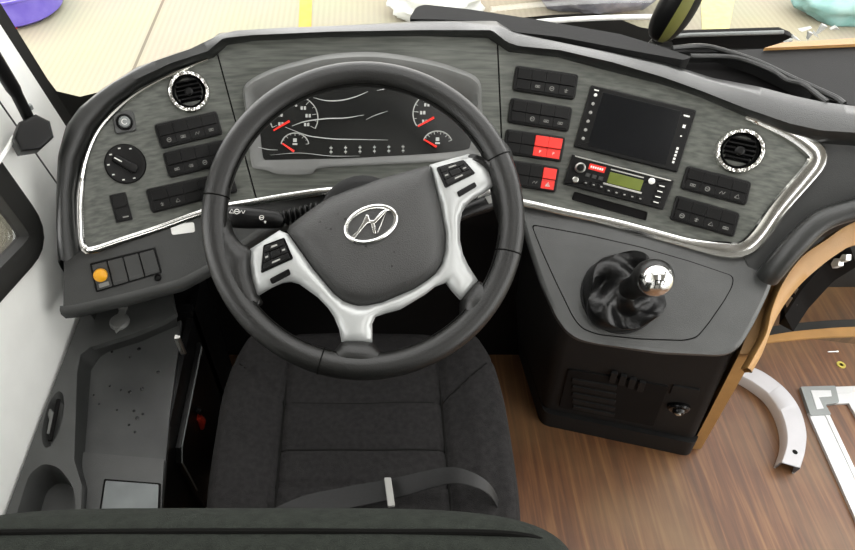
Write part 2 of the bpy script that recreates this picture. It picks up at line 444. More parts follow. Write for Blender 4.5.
# chrome edging round the fascia
m = MB()
tp = [(208, 60), (178, 72), (143, 90), (120, 107), (99, 130), (86, 160), (80, 195), (80, 225), (82, 244), (90, 250.5), (120, 241), (160, 228), (200, 213.5), (229, 206), (255, 202), (290, 196), (340, 190), (410, 189), (470, 193), (525, 203), (560, 211), (600, 219.5), (640, 230), (690, 243.5), (726, 250), (744, 248.5), (759, 236), (779, 208), (806, 177), (816, 164), (817, 154), (808, 145), (790, 134), (768, 125), (745, 117)]
wd = [.003]*3+[.0045]*3+[.007]*4+[.0072]*15+[.009]*3+[.0135]*5+[.009, .004]
path = resample(spline([face(*p, .004) for p in tp], 6), 240)
ws = []
for i in range(240):
    t = i/239*(len(wd)-1); k = min(int(t), len(wd)-2); ws.append(wd[k]+(wd[k+1]-wd[k])*(t-k))
rows = []
for i, p in enumerate(path):
    T = (path[min(i+1, 239)]-path[max(i-1, 0)]).normalized(); n = fnorm(p); w = n.cross(T).normalized(); r = ws[i]
    rows.append([p + w*(r*cos(2*pi*k/10)) + n*(.006*sin(2*pi*k/10)) for k in range(10)])
R = m.grid(rows, closed=True); m.f(R[0][::-1]); m.f(R[-1])
obj('chrome_edging', m, M['chrome'], dash)
# right end of the dashboard, beyond the chrome edging
m = MB(); m.sheet([(744, 110), (790, 124), (822, 131), (842, 133), (880, 134), (1000, 138), (1000, 185), (885, 195), (855, 203), (814, 219), (791, 237), (770, 260), (757, 279), (750, 274), (742, 249), (757, 236), (778, 208), (806, 176), (813, 160), (808, 149), (786, 135)], lambda u, v: face(u, v, -.004), .012, fnorm, 10)
obj('end_panel', m, M['plastic2'], dash)
# dark grab bar curving down beside the end panel
m = MB(); gb = spline([face(1000, 186, .02), face(920, 194, .02), face(855, 209, .022), face(820, 222, .024), (face(793, 247, .022)), face(775, 268, .014), face(767, 278, .004)], 8)
m.tube(gb, [.011+.006*min(1, i/12) for i in range(len(gb))], 12); obj('grab_bar', m, M['soft'], dash)

# lower left skirt with the lip
LP = plane3(face(90, 255, -.006), face(255, 205, -.006), onz(150, 285, .615)); lf = onp(LP)
m = MB(); lo_ = [(64, 262), (72, 250), (84, 252), (96, 252), (120, 244), (160, 231), (200, 217), (229, 209), (255, 205), (300, 199), (345, 194), (340, 204), (300, 212), (262, 226), (232, 247), (205, 266), (180, 279), (130, 292), (74, 305), (63, 309)]
m.sheet(lo_, lf, .01, None, 12)
lip = [lf(*p) for p in [(57, 262), (60, 306), (74, 305), (130, 292), (180, 279), (205, 266), (232, 247), (262, 226), (300, 212), (345, 203)]]
lip = lip[1:]
m.loft([lip, [p+V((0, -.006, -.003)) for p in lip], [p+V((0, -.009, -.012)) for p in lip], [p+V((0, -.004, -.030)) for p in lip], [p+V((0, .04, -.042)) for p in lip], [p+V((0, .12, -.042)) for p in lip]], 60)
obj('lower_skirt', m, M['plastic'], dash, sharp=60)
m = MB(); s_ = Q([(170, 225), (194, 222), (195, 232), (172, 235)], lf); s_.box(m, 0, 0, 1, 1, 0, .0012, .0004, .004); obj('sticker', m, M['white2'], dash)
# knee panel closing the front of the footwell
m = MB(); m.box((-.535, .93, 0.0), (.45, .95, .66)); m.box((-.535, .84, .60), (.45, .95, .66)); m.box((-.33, .60, 0), (-.2, .94, .02)); m.box((-.2, .86, 0), (.30, .94, .02)); obj('knee_panel', m, M['blackmatte'], dash)

# defroster trench, ledge strips and dash top on the right
m = MB()
zt = .885
tr = [(499, 20), (510, 32), (560, 43), (602, 51), (663, 63), (713, 79), (760, 88), (793, 96.5), (812, 97), (790, 83), (765, 70), (735, 60), (700, 52), (650, 44), (560, 26)]
m.sheet(tr, lambda u, v: onz(u, v, .862), .02, None, 14); obj('defroster_trench', m, M['blackmatte'], dash)
m = MB()
st = [(409, 19), (416, 7), (424, 4.5), (468, 9), (540, 20), (620, 34), (660, 46), (692, 57), (684, 60), (640, 52), (560, 37), (512, 31.5), (496, 21.5), (440, 19.5)]
m.sheet(rounded(st, 3), lambda u, v: onz(u, v, .905), .028, None, 12); obj('ledge_strip', m, M['blackrough'], dash, sharp=30)
m = MB()
for c, r in (([(672, 48), (700, 46), (722, 50), (758, 62), (794, 79), (832, 96), (844, 104)], .0045), ([(690, 56), (734, 57.5), (770, 69.5), (787, 80), (804, 85), (827, 102)], .004)):
    m.tube(spline([onz(u, v, .889) for u, v in c], 6), r, 8)
obj('trench_ridge', m, M['soft'], dash)
m = MB()
top = [(676, 52), (700, 49.5), (735, 50), (780, 48), (855, 44), (1030, 36), (1030, 142), (880, 134), (860, 107), (842, 103), (812, 95), (794, 81), (758, 64), (722, 52)]
m.sheet(top, lambda u, v: onz(u, v, .884), .02, None, 14); obj('dash_top', m, M['blackrough'], dash)
m = MB(); a = onz(764, 48.5, .889); b = onz(782, 43, .889); c = onz(1030, 28, .889); d = onz(1030, 37.5, .889)
m.plate([a, b, c, d], V((0, 0, 1)), -.004, .0015, .001); obj('tan_edge_board', m, M['tan'], dash)

# ================================================================== helper for fitted switches
ALLX = [.012]
def icon(m, q, kind, s, t, w, h):
    o, ex, ey, n = q.frame(s, t)
    def line(pts, r=.00055): m.tube([o+ex*(a*w)+ey*(b*w)+n*h for a, b in pts], r, 5)
    if kind == 0: line([(cos(a*pi/6)*.8, sin(a*pi/6)*.8) for a in range(13)]); line([(-.5, 0), (.5, 0)])
    elif kind == 1: line([(-.9, -.4), (-.9, .4), (.9, .4), (.9, -.4), (-.9, -.4)]); line([(-.4, 0), (.4, 0)])
    elif kind == 2: line([(-.9, 0), (-.2, .6), (-.2, -.6), (-.9, 0)]); line([(.1, .4), (.9, .4)]); line([(.1, 0), (.9, 0)]); line([(.1, -.4), (.9, -.4)])
    elif kind == 3: line([(-.8, -.6), (.8, -.6), (0, .8), (-.8, -.6)])
    elif kind == 4: line([(-.9, -.5), (-.3, .5), (.3, -.5), (.9, .5)])
    else: line([(0, -.8), (0, .8)]); line([(-.7, .2), (.7, .2)]); line([(-.5, -.5), (.5, -.5)])
def switch_panel(corners, fn, n, label, group, red=(), icons=(), split_=.52, raised=(), off=0.0):
    q = Q(corners, fn)
    t = thing('switch_module', label, 'switch panel', q.mid(), group)
    m = MB(); q.box(m, 0, 0, 1, 1, -.012, .009, .003, .006); obj('housing', m, M['black'], t)
    w = (1-.10)/n
    for k in range(n):
        a0, a1 = .05+k*w+.0012, .05+(k+1)*w-.0012
        m = MB(); m.mi = 1 if k in red else 0
        up = .0025 if k in raised else 0
        q.box(m, a0, .10, a1, split_-.01, .008, .0135+up, .0007, .0008)
        q.box(m, a0, split_+.01, a1, .90, .008, .0115, .0006, .0008)
        r_ = obj('rocker_switch', m, [M['black'], M['red']], t)
        if k in red: r_['label'] = 'bright red rocker switch'
        ic = icons[k] if k < len(icons) else None
        if ic is not None:
            m = MB()
            if ic == 'P':
                o = q.frame((a0+a1)/2, .72); m.tube(q.ring((a0+a1)/2, .72, .0042), .0005, 5, closed=True)
                q2 = Q([p+q.n*.012 for p in q.c]); m.text(q2, 'P', (a0+a1)/2, .72, .0068, .0006)
            elif ic == 'H': icon(m, q, 3, (a0+a1)/2, .73, .0048, .0122); icon(m, q, 3, (a0+a1)/2, .74, .0022, .0122)
            else: icon(m, q, ic, (a0+a1)/2, .72, .0042, .0120)
            obj('symbol', m, M['mark'] if k in red else M['dimmark'], r_)
    return t
SG = None
switch_panel([(154, 125), (216.5, 111), (223, 134.5), (161.5, 149.5)], face, 4, 'four-rocker black switch panel directly under the left round air vent', SG, icons=(0, 1, 4, 1))
switch_panel([(162.5, 153), (224, 139.5), (230, 164), (169.5, 178.5)], face, 4, 'middle black switch panel of the left stack, its two left rockers raised', SG, icons=(1, 2, 0, 5), raised=(0, 1))
switch_panel([(145.7, 189.5), (231, 170.5), (238, 192), (152.5, 213.5)], face, 5, 'long lowest black switch panel of the left stack above the chrome edging', SG, icons=(5, 3, None, None, None))
switch_panel([(515.5, 66), (578, 75), (574, 100.5), (512, 91)], face, 4, 'topmost black switch panel beside the touchscreen, all rockers black', SG, icons=(None, 1, 0, 5))
switch_panel([(510.5, 97.7), (572, 107.8), (568, 132.5), (507, 123)], face, 4, 'second black switch panel from the top beside the touchscreen', SG, icons=(None, 0, 1, 1))
switch_panel([(506, 129), (565, 137.5), (560.5, 162.5), (502.5, 153.8)], face, 4, 'black switch panel with two bright red parking brake rockers', SG, red=(2, 3), icons=(None, None, 'P', 'P'), raised=(2, 3))
switch_panel([(502, 158.5), (559, 167.5), (555, 193), (498, 184)], face, 4, 'black switch panel with one red hazard triangle rocker beside the radio', SG, red=(3,), icons=(None, None, 4, 'H'), raised=(3,))
switch_panel([(686.5, 165.5), (751, 182), (745, 206), (679.5, 189)], face, 4, 'black switch panel just below the right round air vent', SG, icons=(1, 0, 4, 3))
switch_panel([(676, 194.8), (739.5, 213), (733, 237.5), (669, 219.5)], face, 4, 'lowest right black switch panel just above the chrome edging', SG, icons=(0, 5, 3, 1))

# lower left bank with the yellow knob
q = Q([(91, 263.5), (154, 248), (161, 272.5), (97.5, 291.5)], lf)
t = thing('switch_cluster', 'flat dark four-cell switch bank with a yellow knob on the lower left skirt', 'switch panel', q.mid())
m = MB(); q.box(m, -.02, -.02, 1.02, 1.02, -.006, .003, .001, .003); obj('frame', m, M['black'], t)
for k in range(4):
    m = MB(); q.box(m, k*.25+.012, .05, k*.25+.238, .95, .002, .0055, .001, .002)
    if k: q.box(m, k*.25+.04, .82, k*.25+.2, .87, .005, .0062)
    obj('blank_cover', m, M['plastic'], t)
m = MB(); o, ex, ey, n = q.frame(.125, .42); m.lathe(o, n, [(.0075, .004), (.0075, .010), (.0105, .012), (.0115, .018), (.0105, .024), (.006, .026), (0, .0262)], 20)
k_ = obj('push_pull_knob', m, M['yellow'], t); k_['label'] = 'yellow round pull knob'
m = MB(); q.box(m, .05, .74, .2, .88, .005, .0062); obj('symbol', m, M['dimmark'], t)
m = MB(); m.lathe(lf(158, 277.5), LP[1], [(.006, -.004), (.006, .004), (.004, .007), (0, .0075)], 14); tag(obj('round_stud', m, M['black'], loc=lf(158, 277.5)), 'tiny black round stud at the lower corner of the yellow knob switch bank', 'stud')

# ================================================================== air vents
def vent(u, v, R, label, tilt):
    o = face(u, v); n = fnorm(o); t = thing('air_vent', label, 'air vent', o)
    m = MB(); m.lathe(o, n, [(R*.74, -.02), (R*.74, .005), (R*.80, .011), (R*.94, .011), (R*1.02, .005), (R*1.02, -.004)], 56); obj('chrome_ring', m, M['foil'], t)
    m = MB(); m.lathe(o, n, [(R*.75, -.02), (R*.75, .006), (R*.71, .009), (R*.67, .006), (R*.65, -.012), (0, -.012)], 36); obj('ball_socket', m, M['black'], t)
    ex = V((1, 0, 0)); ex = (ex-n*ex.dot(n)).normalized(); ey = n.cross(ex)
    ca, sa = cos(tilt), sin(tilt); ax, ay = ex*ca+ey*sa, ey*ca-ex*sa
    for k in range(-2, 3):
        hw = sqrt(max(0, 1-(k*.3)**2))*R*.62; c = o+ay*(k*.3*R*.68)+n*.002
        m = MB(); dd = (n*.9+ay*.45).normalized()*.007; th = ay*.0012
        m.hexa([c-ax*hw-dd-th, c+ax*hw-dd-th, c+ax*hw-dd+th, c-ax*hw-dd+th, c-ax*hw+dd-th, c+ax*hw+dd-th, c+ax*hw+dd+th, c-ax*hw+dd+th])
        obj('louvre', m, M['gloss'], t)
    m = MB(); m.lathe(o+n*.004, n, [(R*.2, 0), (R*.2, .004), (R*.12, .006), (0, .006)], 16); obj('thumb_tab', m, M['black'], t)
vent(189, 92, .0345, 'round air vent with crumpled bright chrome ring on the left fascia', radians(13))
vent(739, 151, .0355, 'round air vent with chrome ring on the right end of the fascia', radians(-14))

# light dial, push button, blank
o = face(125.5, 164); n = fnorm(o); t = thing('light_dial', 'large round black rotary light dial on the left fascia', 'dial', o)
m = MB(); m.lathe(o, n, [(.033, -.008), (.033, .004), (.031, .006), (.024, .006), (.022, .005), (0, .005)], 36); obj('dial_face', m, M['black'], t)
dq = Q([(105, 148), (142, 142), (146, 180), (109, 186)], face)
m = MB(); ex, ey = dq.frame(.5, .5)[1:3]; a = radians(-40); ax, ay = ex*cos(a)+ey*sin(a), ey*cos(a)-ex*sin(a)
m.plate([o+ax*x+ay*y for x, y in ((-.021, -.004), (-.018, -.0065), (.017, -.0075), (.021, -.004), (.021, .004), (.017, .0075), (-.018, .0065), (-.021, .004))], n, .004, .018, .003)
h_ = obj('pointer_knob', m, M['black'], t)
m = MB(); m.plate([o+ax*x+ay*y for x, y in ((-.019, -.001), (-.006, -.001), (-.006, .001), (-.019, .001))], n, .0175, .0186); obj('pointer_line', m, M['mark'], h_)
m = MB()
for k in range(7):
    aa = radians(60+k*38); c = o+ex*(.0265*cos(aa))+ey*(.0265*sin(aa)); m.tube([c-ex*.002+n*.0064, c+ex*.002+n*.0064], .0011, 6)
obj('dial_marks', m, M['mark'], t)
q = Q([(112, 114), (133.5, 110), (137, 131), (115.5, 134.5)], face)
t = thing('push_button', 'round silver push button in a square grey surround above the light dial', 'button', q.mid())
m = MB(); q.box(m, 0, 0, 1, 1, -.01, .005, .0025, .006); obj('surround', m, M['plastic'], t)
m = MB(); m.lathe(q.mid(), q.n, [(.0135, .003), (.0135, .007), (.0115, .0085), (.0105, .006), (.0095, .006)], 28); obj('collar', m, M['black'], t)
m = MB(); m.lathe(q.mid(), q.n, [(.0095, .004), (.0095, .010), (.008, .0118), (0, .0122)], 24); b_ = obj('button_cap', m, M['alub'], t)
m = MB(); m.tube(q.ring(.5, .5, .0042, 16, .5, 5.6), .0007, 5); 
for v_ in m.bm.verts: v_.co += q.n*.0123
obj('symbol', m, M['mark'], b_)
q = Q([(109, 195.4), (125.4, 191.7), (133, 219.5), (116.5, 223)], face)
t = thing('blank_switch', 'small upright black blank switch below the light dial', 'switch', q.mid())
m = MB(); q.box(m, 0, 0, 1, 1, -.008, .005, .0015, .002); obj('surround', m, M['black'], t)
m = MB(); q.box(m, .12, .08, .88, .48, .004, .0085, .001, .001); q.box(m, .12, .52, .88, .93, .004, .007, .001, .001); obj('rocker', m, M['black'], t)
m = MB(); q.box(m, .45, .82, .8, .87, .0068, .0075); obj('symbol', m, M['dimmark'], t)

# ================================================================== instrument cluster
t = thing('instrument_cluster', 'wide instrument cluster with red needles behind the steering wheel', 'instrument cluster', face(365, 120))
outer = spline([(254, 168), (266, 170), (279, 174), (310, 174), (321, 168), (370, 165), (430, 162), (474, 158), (482, 152), (484, 130), (482, 107), (479, 80), (455, 67.5), (424, 59), (376, 52), (330, 54), (300, 60.5), (269, 70), (244.6, 85.6), (245, 110), (249, 145), (251, 162)], 5, True)
def rsz(poly, c, k, dy=0): return [V((c[0]+(p[0]-c[0])*k[0], c[1]+(p[1]-c[1])*k[1]+dy)) for p in poly]
def hood(p): return .006 + .034*max(0, min(1, (150-p[1])/75))
innr = [V((max(258.5, min(473.5, p[0])), 0)) for p in outer]
for i, p in enumerate(outer):
    x = 366+(p[0]-366)*.90; y = p[1]
    y = min(y-8, 160-(x-259)*.02) if y > 130 else 84+(y-51)*.62
    innr[i] = V((max(258, min(474, x)), y))
mid_ = [a.lerp(b, .35) for a, b in zip(outer, innr)]
top_ = [a.lerp(b, .15) for a, b in zip(outer, innr)]
m = MB(); rows = []
rows.append([face(p[0], p[1], 0) for p in outer])
rows.append([face(p[0], p[1], hood(p)*.85) for p in outer])
rows.append([face(b[0], b[1], hood(p)) for p, b in zip(outer, top_)])
rows.append([face(b[0], b[1], hood(p)*.92) for p, b in zip(outer, mid_)])
rows.append([face(b[0], b[1], .001) for p, b in zip(outer, innr)])
m.grid(rows, closed=True); obj('bezel', m, M['greyplastic'], t, sharp=50)
sq = Q([(259, 84), (470, 82), (474, 155), (259, 161)], lambda u, v: face(u, v, .002))
m = MB(); m.sheet([(p[0], p[1]) for p in innr], lambda u, v: face(u, v, .002), .003, None, 12); dsp = obj('display', m, M['display'], t)
dq = lambda u, v: face(u, v, .0032)
def arc2(cu, cv, r, a0, a1, n=18, rv=None): return [dq(cu+r*cos(radians(a0+(a1-a0)*k/n)), cv-(rv or r*.93)*sin(radians(a0+(a1-a0)*k/n))) for k in range(n+1)]
def gauge(cu, cv, r, a0, a1, ndl, ticks, big):
    m = MB(); m.tube(arc2(cu, cv, r, a0, a1), .0010, 5)
    for k in range(ticks+1):
        a = radians(a0+(a1-a0)*k/ticks); rr = r*(.78 if k % 2 == 0 else .88)
        m.tube([dq(cu+r*cos(a), cv-r*.93*sin(a)), dq(cu+rr*cos(a), cv-rr*.93*sin(a))], .0006, 4)
    if big:
        for k in range(0, ticks+1, 2):
            a = radians(a0+(a1-a0)*k/ticks); u, v = cu+r*.6*cos(a), cv-r*.6*.93*sin(a)
            qq = Q([(u-6, v-6), (u+6, v-6), (u+6, v+6), (u-6, v+6)], dq); qq.box(m, .28, .38, .46, .66, 0, .0005); qq.box(m, .54, .38, .72, .66, 0, .0005)
    else:
        qq = Q([(cu-6, cv-10), (cu+6, cv-10), (cu+6, cv+2), (cu-6, cv+2)], dq); qq.box(m, .35, .2, .65, .5, 0, .0005); qq.box(m, .3, .6, .7, .75, 0, .0005)
    g = obj('gauge', m, M['gmark'], t)
    m = MB(); a, b = face(ndl[0], ndl[1], .005), face(ndl[2], ndl[3], .006); m.tube([a, b], [.0014, .0022], 6); obj('needle', m, M['redmark'], g)
gauge(294, 118, 24, 205, -28, (273.5, 130.5, 289.5, 121), 12, 1)
gauge(295, 146, 14, 170, 10, (282.5, 143.5, 294, 151.5), 8, 0)
gauge(437, 114, 24, 135, 212, (418, 126.5, 434, 117.5), 4, 2)
gauge(437.5, 145, 15, 160, 20, (424, 139.5, 436.5, 147), 10, 0)
for k, u in enumerate((331, 345.6, 360, 374.5, 388.8, 403)):
    m = MB(); v = 148-.25*k
    for dv in (0, 4): m.tube([dq(u-1.4, v+dv), dq(u+1.4, v+dv)], .0012, 6)
    m.tube([dq(u, v-2), dq(u, v+6)], .0005, 4); obj('indicator_mark', m, M['gmark'], t)
for P, r in (([(313, 97.5), (325, 100.5), (340, 100.5), (355, 97), (368, 91.5)], .0011), ([(377, 90.5), (388, 88.5), (400, 86.5)], .0009), ([(292, 126), (305, 121.5), (325, 118.8), (345, 118), (364, 115)], .0011), ([(285, 127), (300, 133), (312, 136.5), (335, 139), (360, 139.5), (388, 140)], .0009), ([(366, 119.5), (376, 115), (388, 111)], .0006), ([(258, 147), (268, 149.5), (278, 150)], .0006), ([(270, 155), (300, 153), (330, 156), (360, 156)], .0005)):  # pale ridges: reflection streaks along the film's creases, put in as colour and shape
    m = MB(); pts = spline([face(u, v, .0045) for u, v in P], 5); L_ = len(pts); m.tube(pts, [r*(.25+.75*sin(pi*(i+.5)/L_)) for i in range(L_)], 6); o_ = obj('crease_glint', m, M['film_glint'], t)

# ================================================================== touchscreen and radio
q = Q([(591, 85.4), (695.7, 110.7), (676.5, 172.7), (573.5, 147)], face)
t = thing('touchscreen_unit', 'black touchscreen head unit with blank dark display above the radio', 'screen', q.mid())
m = MB(); q.box(m, 0, 0, 1, 1, -.02, .008, .003, .003); obj('bezel', m, M['black'], t)
m = MB(); q.box(m, .125, .07, .875, .93, .007, .0092, .0006); obj('display', m, M['screen'], t)
for k in range(6):
    m = MB(); c = q.P(.065, .14+.14*k, .008); m.lathe(c, q.n, [(.0028, 0), (.0028, .0014), (.002, .002), (0, .002)], 10); b_ = obj('side_button', m, M['dimmark'] if k else M['mark'], t)
m = MB()
for k in range(5): q.box(m, .925, .62+.055*k, .945, .655+.055*k, .0078, .0087)
q.box(m, .90, .11, .955, .135, .0078, .0087); q.box(m, .92, .26, .945, .31, .0078, .0087); q.box(m, .925, .43, .94, .45, .0078, .0087); q.box(m, .04, .055, .085, .075, .0078, .0087)
obj('lettering', m, M['mark'], t)
q = Q([(572, 154.5), (673, 180.5), (662, 210), (563, 184.5)], face)
t = thing('radio', 'black bus radio with small green display and red label below the touchscreen', 'radio', q.mid())
m = MB(); q.box(m, 0, 0, 1, 1, -.02, .012, .003, .002); obj('body', m, M['black'], t)
m = MB(); q.box(m, .03, .02, .97, .06, .0115, .0128, .0004); obj('top_trim', m, M['satin'], t)
m = MB(); q.box(m, .40, .24, .73, .60, .011, .0135, .0008); obj('display', m, M['lcd'], t)['label'] = 'green liquid crystal display strip'
m = MB(); q.box(m, .37, .62, .75, .68, .011, .0135, .0004); q.box(m, .40, .14, .72, .18, .011, .0128); obj('display_trim', m, M['satin'], t)
m = MB(); m.lathe(q.P(.11, .36, .012), q.n, [(.0085, 0), (.0085, .012), (.0065, .014), (.0062, .009), (0, .009)], 24); k_ = obj('volume_knob', m, M['satin'], t)
m = MB(); m.lathe(q.P(.11, .36, .021), q.n, [(.0058, 0), (.0052, .003), (0, .0035)], 18); obj('knob_centre', m, M['black'], k_)
m = MB(); m.lathe(q.P(.10, .76, .012), q.n, [(.0052, 0), (.0052, .003), (.004, .004), (.0036, .001), (0, .001)], 16); obj('jack_socket', m, M['satin'], t)
m = MB(); q.box(m, .19, .14, .35, .33, .011, .0126, .0004); r_ = obj('maker_label', m, M['red'], t); r_['label'] = 'red label patch'
m = MB(); [q.box(m, .205+.022*k, .20, .220+.022*k, .27, .0124, .0130) for k in range(6)]; obj('lettering', m, M['mark'], r_)
m = MB(); m.lathe(q.P(.80, .20, .012), q.n, [(.0052, 0), (.0052, .003), (.003, .0045), (0, .0045)], 18); obj('round_button', m, M['mark'], t)
for k in range(8):
    m = MB(); a = .18+.078*k; q.box(m, a, .76 if k > 2 else .70, a+.055, .90 if k > 2 else .84, .011, .0145, .0008); b_ = obj('preset_button', m, M['black'], t)
    m = MB(); q.box(m, a+.018, .81 if k > 2 else .75, a+.038, .85 if k > 2 else .79, .0142, .0150); obj('digit', m, M['dimmark'], b_)
for k in range(3):
    m = MB(); a = .18+.065*k; q.box(m, a, .46, a+.045, .58, .011, .0142, .0008); obj('preset_button', m, M['plastic2'], t)
for k in range(4):
    m = MB(); q.box(m, .865, .22+.18*k, .945, .33+.18*k, .011, .0145, .0008); b_ = obj('side_button', m, M['black'], t)
    m = MB(); q.box(m, .88, .26+.18*k, .93, .29+.18*k, .014, .0150); obj('marking', m, M['mark'], b_)
q = Q([(574, 191.5), (647.5, 212), (646, 220.5), (571.5, 199.7)], face)
m = MB(); pts = q.rect(0, 0, 1, 1, .003)
m.grid([[p+q.n*.002 for p in pts], [p+q.n*.003 for p in q.rect(.01, .06, .99, .94, .003)], [p-q.n*.02 for p in q.rect(.02, .1, .98, .9, .003)]], closed=True)
m.plate(q.rect(.01, .06, .99, .94, .003), q.n, -.003, .0016)
tag(obj('storage_slot', m, M['blackmatte'], loc=q.mid()), 'narrow black slot in the fascia right under the radio', 'slot')

# ================================================================== gear console
KP = plane3(face(540, 211, -.006), face(735, 257, -.006), onz(650, 345, .60)); kf = onp(KP)
t = thing('gear_console', 'dark grey gear lever console standing on the wooden floor right of the seat', 'console', V((.55, .68, 0)))
ktop = [(520, 202), (560, 211), (600, 220), (640, 230), (690, 244), (725, 251), (744, 250), (768, 262), (772, 272), (765, 292), (750, 322), (738, 342), (728, 350), (716, 352.5), (660, 349), (600, 341.5), (582, 338), (570, 330), (560, 316), (545, 282), (532, 244)]
kt = rounded(ktop, 6, 2)
m = MB(); m.sheet(kt, kf, .012, None, 12)
K3 = [kf(p.x, p.y) for p in kt]; ctr = sum(K3, V((0, 0, 0)))/len(K3)
def ring_at(z):   # console body outline at height z, between its top and the floor
    fl, fr = onz(540, 421, 0), onz(689, 453, 0); br, bl = V((.98, 1.02, 0)), V((.42, 1.02, 0))
    return [fl, fr, br, bl]
b0 = ring_at(0)
def grow(P, d, dn): 
    out = []
    for p in P:
        e = (p-ctr); e.z = 0; e.normalize(); out.append(p+e*d-KP[1]*dn)
    return out
lipr = [K3, grow(K3, .006, .002), grow(K3, .009, .010), grow(K3, .007, .022), grow(K3, -.006, .034), grow(K3, -.012, .045)]
m.grid(lipr, closed=True)
obj('top_shell', m, M['plastic'], t, sharp=60)
# body
def q4(P, n): 
    out = []
    for i in range(4):
        a, b = P[i], P[(i+1) % 4]; out += [a.lerp(b, k/n) for k in range(n)]
    return out
tp4 = [kf(562, 322, -.035), kf(738, 347, -.035), kf(770, 268, -.035), kf(524, 208, -.035)]
md4 = [a.lerp(b, .82) for a, b in zip(tp4, b0)]
m = MB()
def rc4(P, r=.02):
    out = []
    for i in range(4):
        p, a, b = P[i], P[i-1], P[(i+1) % 4]; A = p+(a-p).normalized()*r; B = p+(b-p).normalized()*r
        out += [A*(1-k/4)**2 + p*2*(k/4)*(1-k/4) + B*(k/4)**2 for k in range(5)]
    return out
rr = [rc4(tp4), rc4([a.lerp(b, .4) for a, b in zip(tp4, b0)]), rc4(md4), rc4([p+V((0, -.012, 0)) for p in md4[:2]]+md4[2:]), rc4([p+V((0, -.010, 0)) for p in b0[:2]]+b0[2:])]
R = m.grid(rr, closed=True); m.f(R[-1][::-1])
obj('body', m, M['blackrough'], t, sharp=40)
# front face fittings
fp = Q([tp4[0], tp4[1], md4[1], md4[0]])
m = MB(); fp.box(m, .10, .42, .72, .92, -.004, .004, .002, .01); pn = obj('vent_panel', m, M['blackmatte'], t)
for k in range(5):
    m = MB(); fp.box(m, .14+.012*k, .50+.085*k, .42+.01*k, .545+.085*k, .003, .0075, .001, .002); obj('slat', m, M['blackrough'], pn)
for k in range(4):
    m = MB(); fp.box(m, .36+.06*k, .36+.015*k, .40+.06*k, .46+.015*k, .002, .008, .001, .002); obj('rib', m, M['blackrough'], pn)
m = MB(); c = fp.P(.82, .62); m.lathe(c, fp.n, [(.022, -.002), (.022, .006), (.019, .010), (.012, .011), (.011, .016), (.009, .018), (0, .018)], 24); kb = obj('lock_knob', m, M['gloss'], t)
m = MB(); m.lathe(c+fp.n*.018, fp.n, [(.005, 0), (.005, .002), (0, .0025)], 14); obj('keyhole', m, M['satin'], kb)
m = MB(); fp.box(m, .74, .40, .90, .50, -.002, .004, .001, .004); obj('badge_plate', m, M['blackrough'], t)
# inset plate
ins = rounded([(531, 224), (585, 234), (640, 246.5), (690, 261), (734, 276), (733, 286), (724, 302), (708, 325), (697, 338), (684, 341), (640, 339.5), (598, 335), (582, 329), (573, 318), (556, 283), (542, 252)], 5, 3)
m = MB(); m.sheet(ins, lambda u, v: kf(u, v, .0008), .002, None, 12); obj('seam_gap', m, M['blackmatte'], t)
cc = (640, 286)
m = MB(); m.sheet([(cc[0]+(p.x-cc[0])*.988, cc[1]+(p.y-cc[1])*.978) for p in ins], lambda u, v: kf(u, v, .0022), .002, None, 12); obj('gear_plate', m, M['plastic'], t)
# tan side panel curving from the dash end down to the floor
m = MB()
oc = [onp(KP)(u, v, -.012) for u, v in [(1010, 190), (920, 202), (855, 222), (826, 240), (801, 258), (783, 283), (772, 310), (767, 332), (758, 350), (748, 368)]]
ic = [onp(KP)(u, v, -.03) for u, v in [(1010, 212), (920, 226), (855, 244.5), (842, 251), (824, 263.6), (801, 284), (783, 307), (772, 328), (763, 352), (752, 372)]]
oc2 = [p-KP[1]*.03 for p in oc]
n_ = 40
m.loft([spline(oc2, 6), spline(oc, 6), [p+KP[1]*.004 for p in spline([a.lerp(b, .3) for a, b in zip(oc, ic)], 6)], spline(ic, 6), [p-KP[1]*.03 for p in spline(ic, 6)]], 60, cyc=True)
sp = obj('tan_side_panel', m, M['tan'], t, sharp=50); sp['label'] = 'tan padded strip curving along the right edge'
fe = [onz(752, 374, .15), onz(735, 400, .06), onz(708, 440, 0.0)]
m = MB(); a_, b_ = tp4[1]+V((.012, .0, -.02)), b0[1]+V((.006, .01, .004)); cR, dR = tp4[2]+V((.012, 0, -.03)), b0[2]+V((.006, 0, .004))
o_ = V((.022, -.004, .004))
m.hexa([b_, dR, dR+o_, b_+o_, a_, cR, cR+o_, a_+o_])
obj('side_skin', m, M['tan'], t)['label'] = 'tan lower side skin'

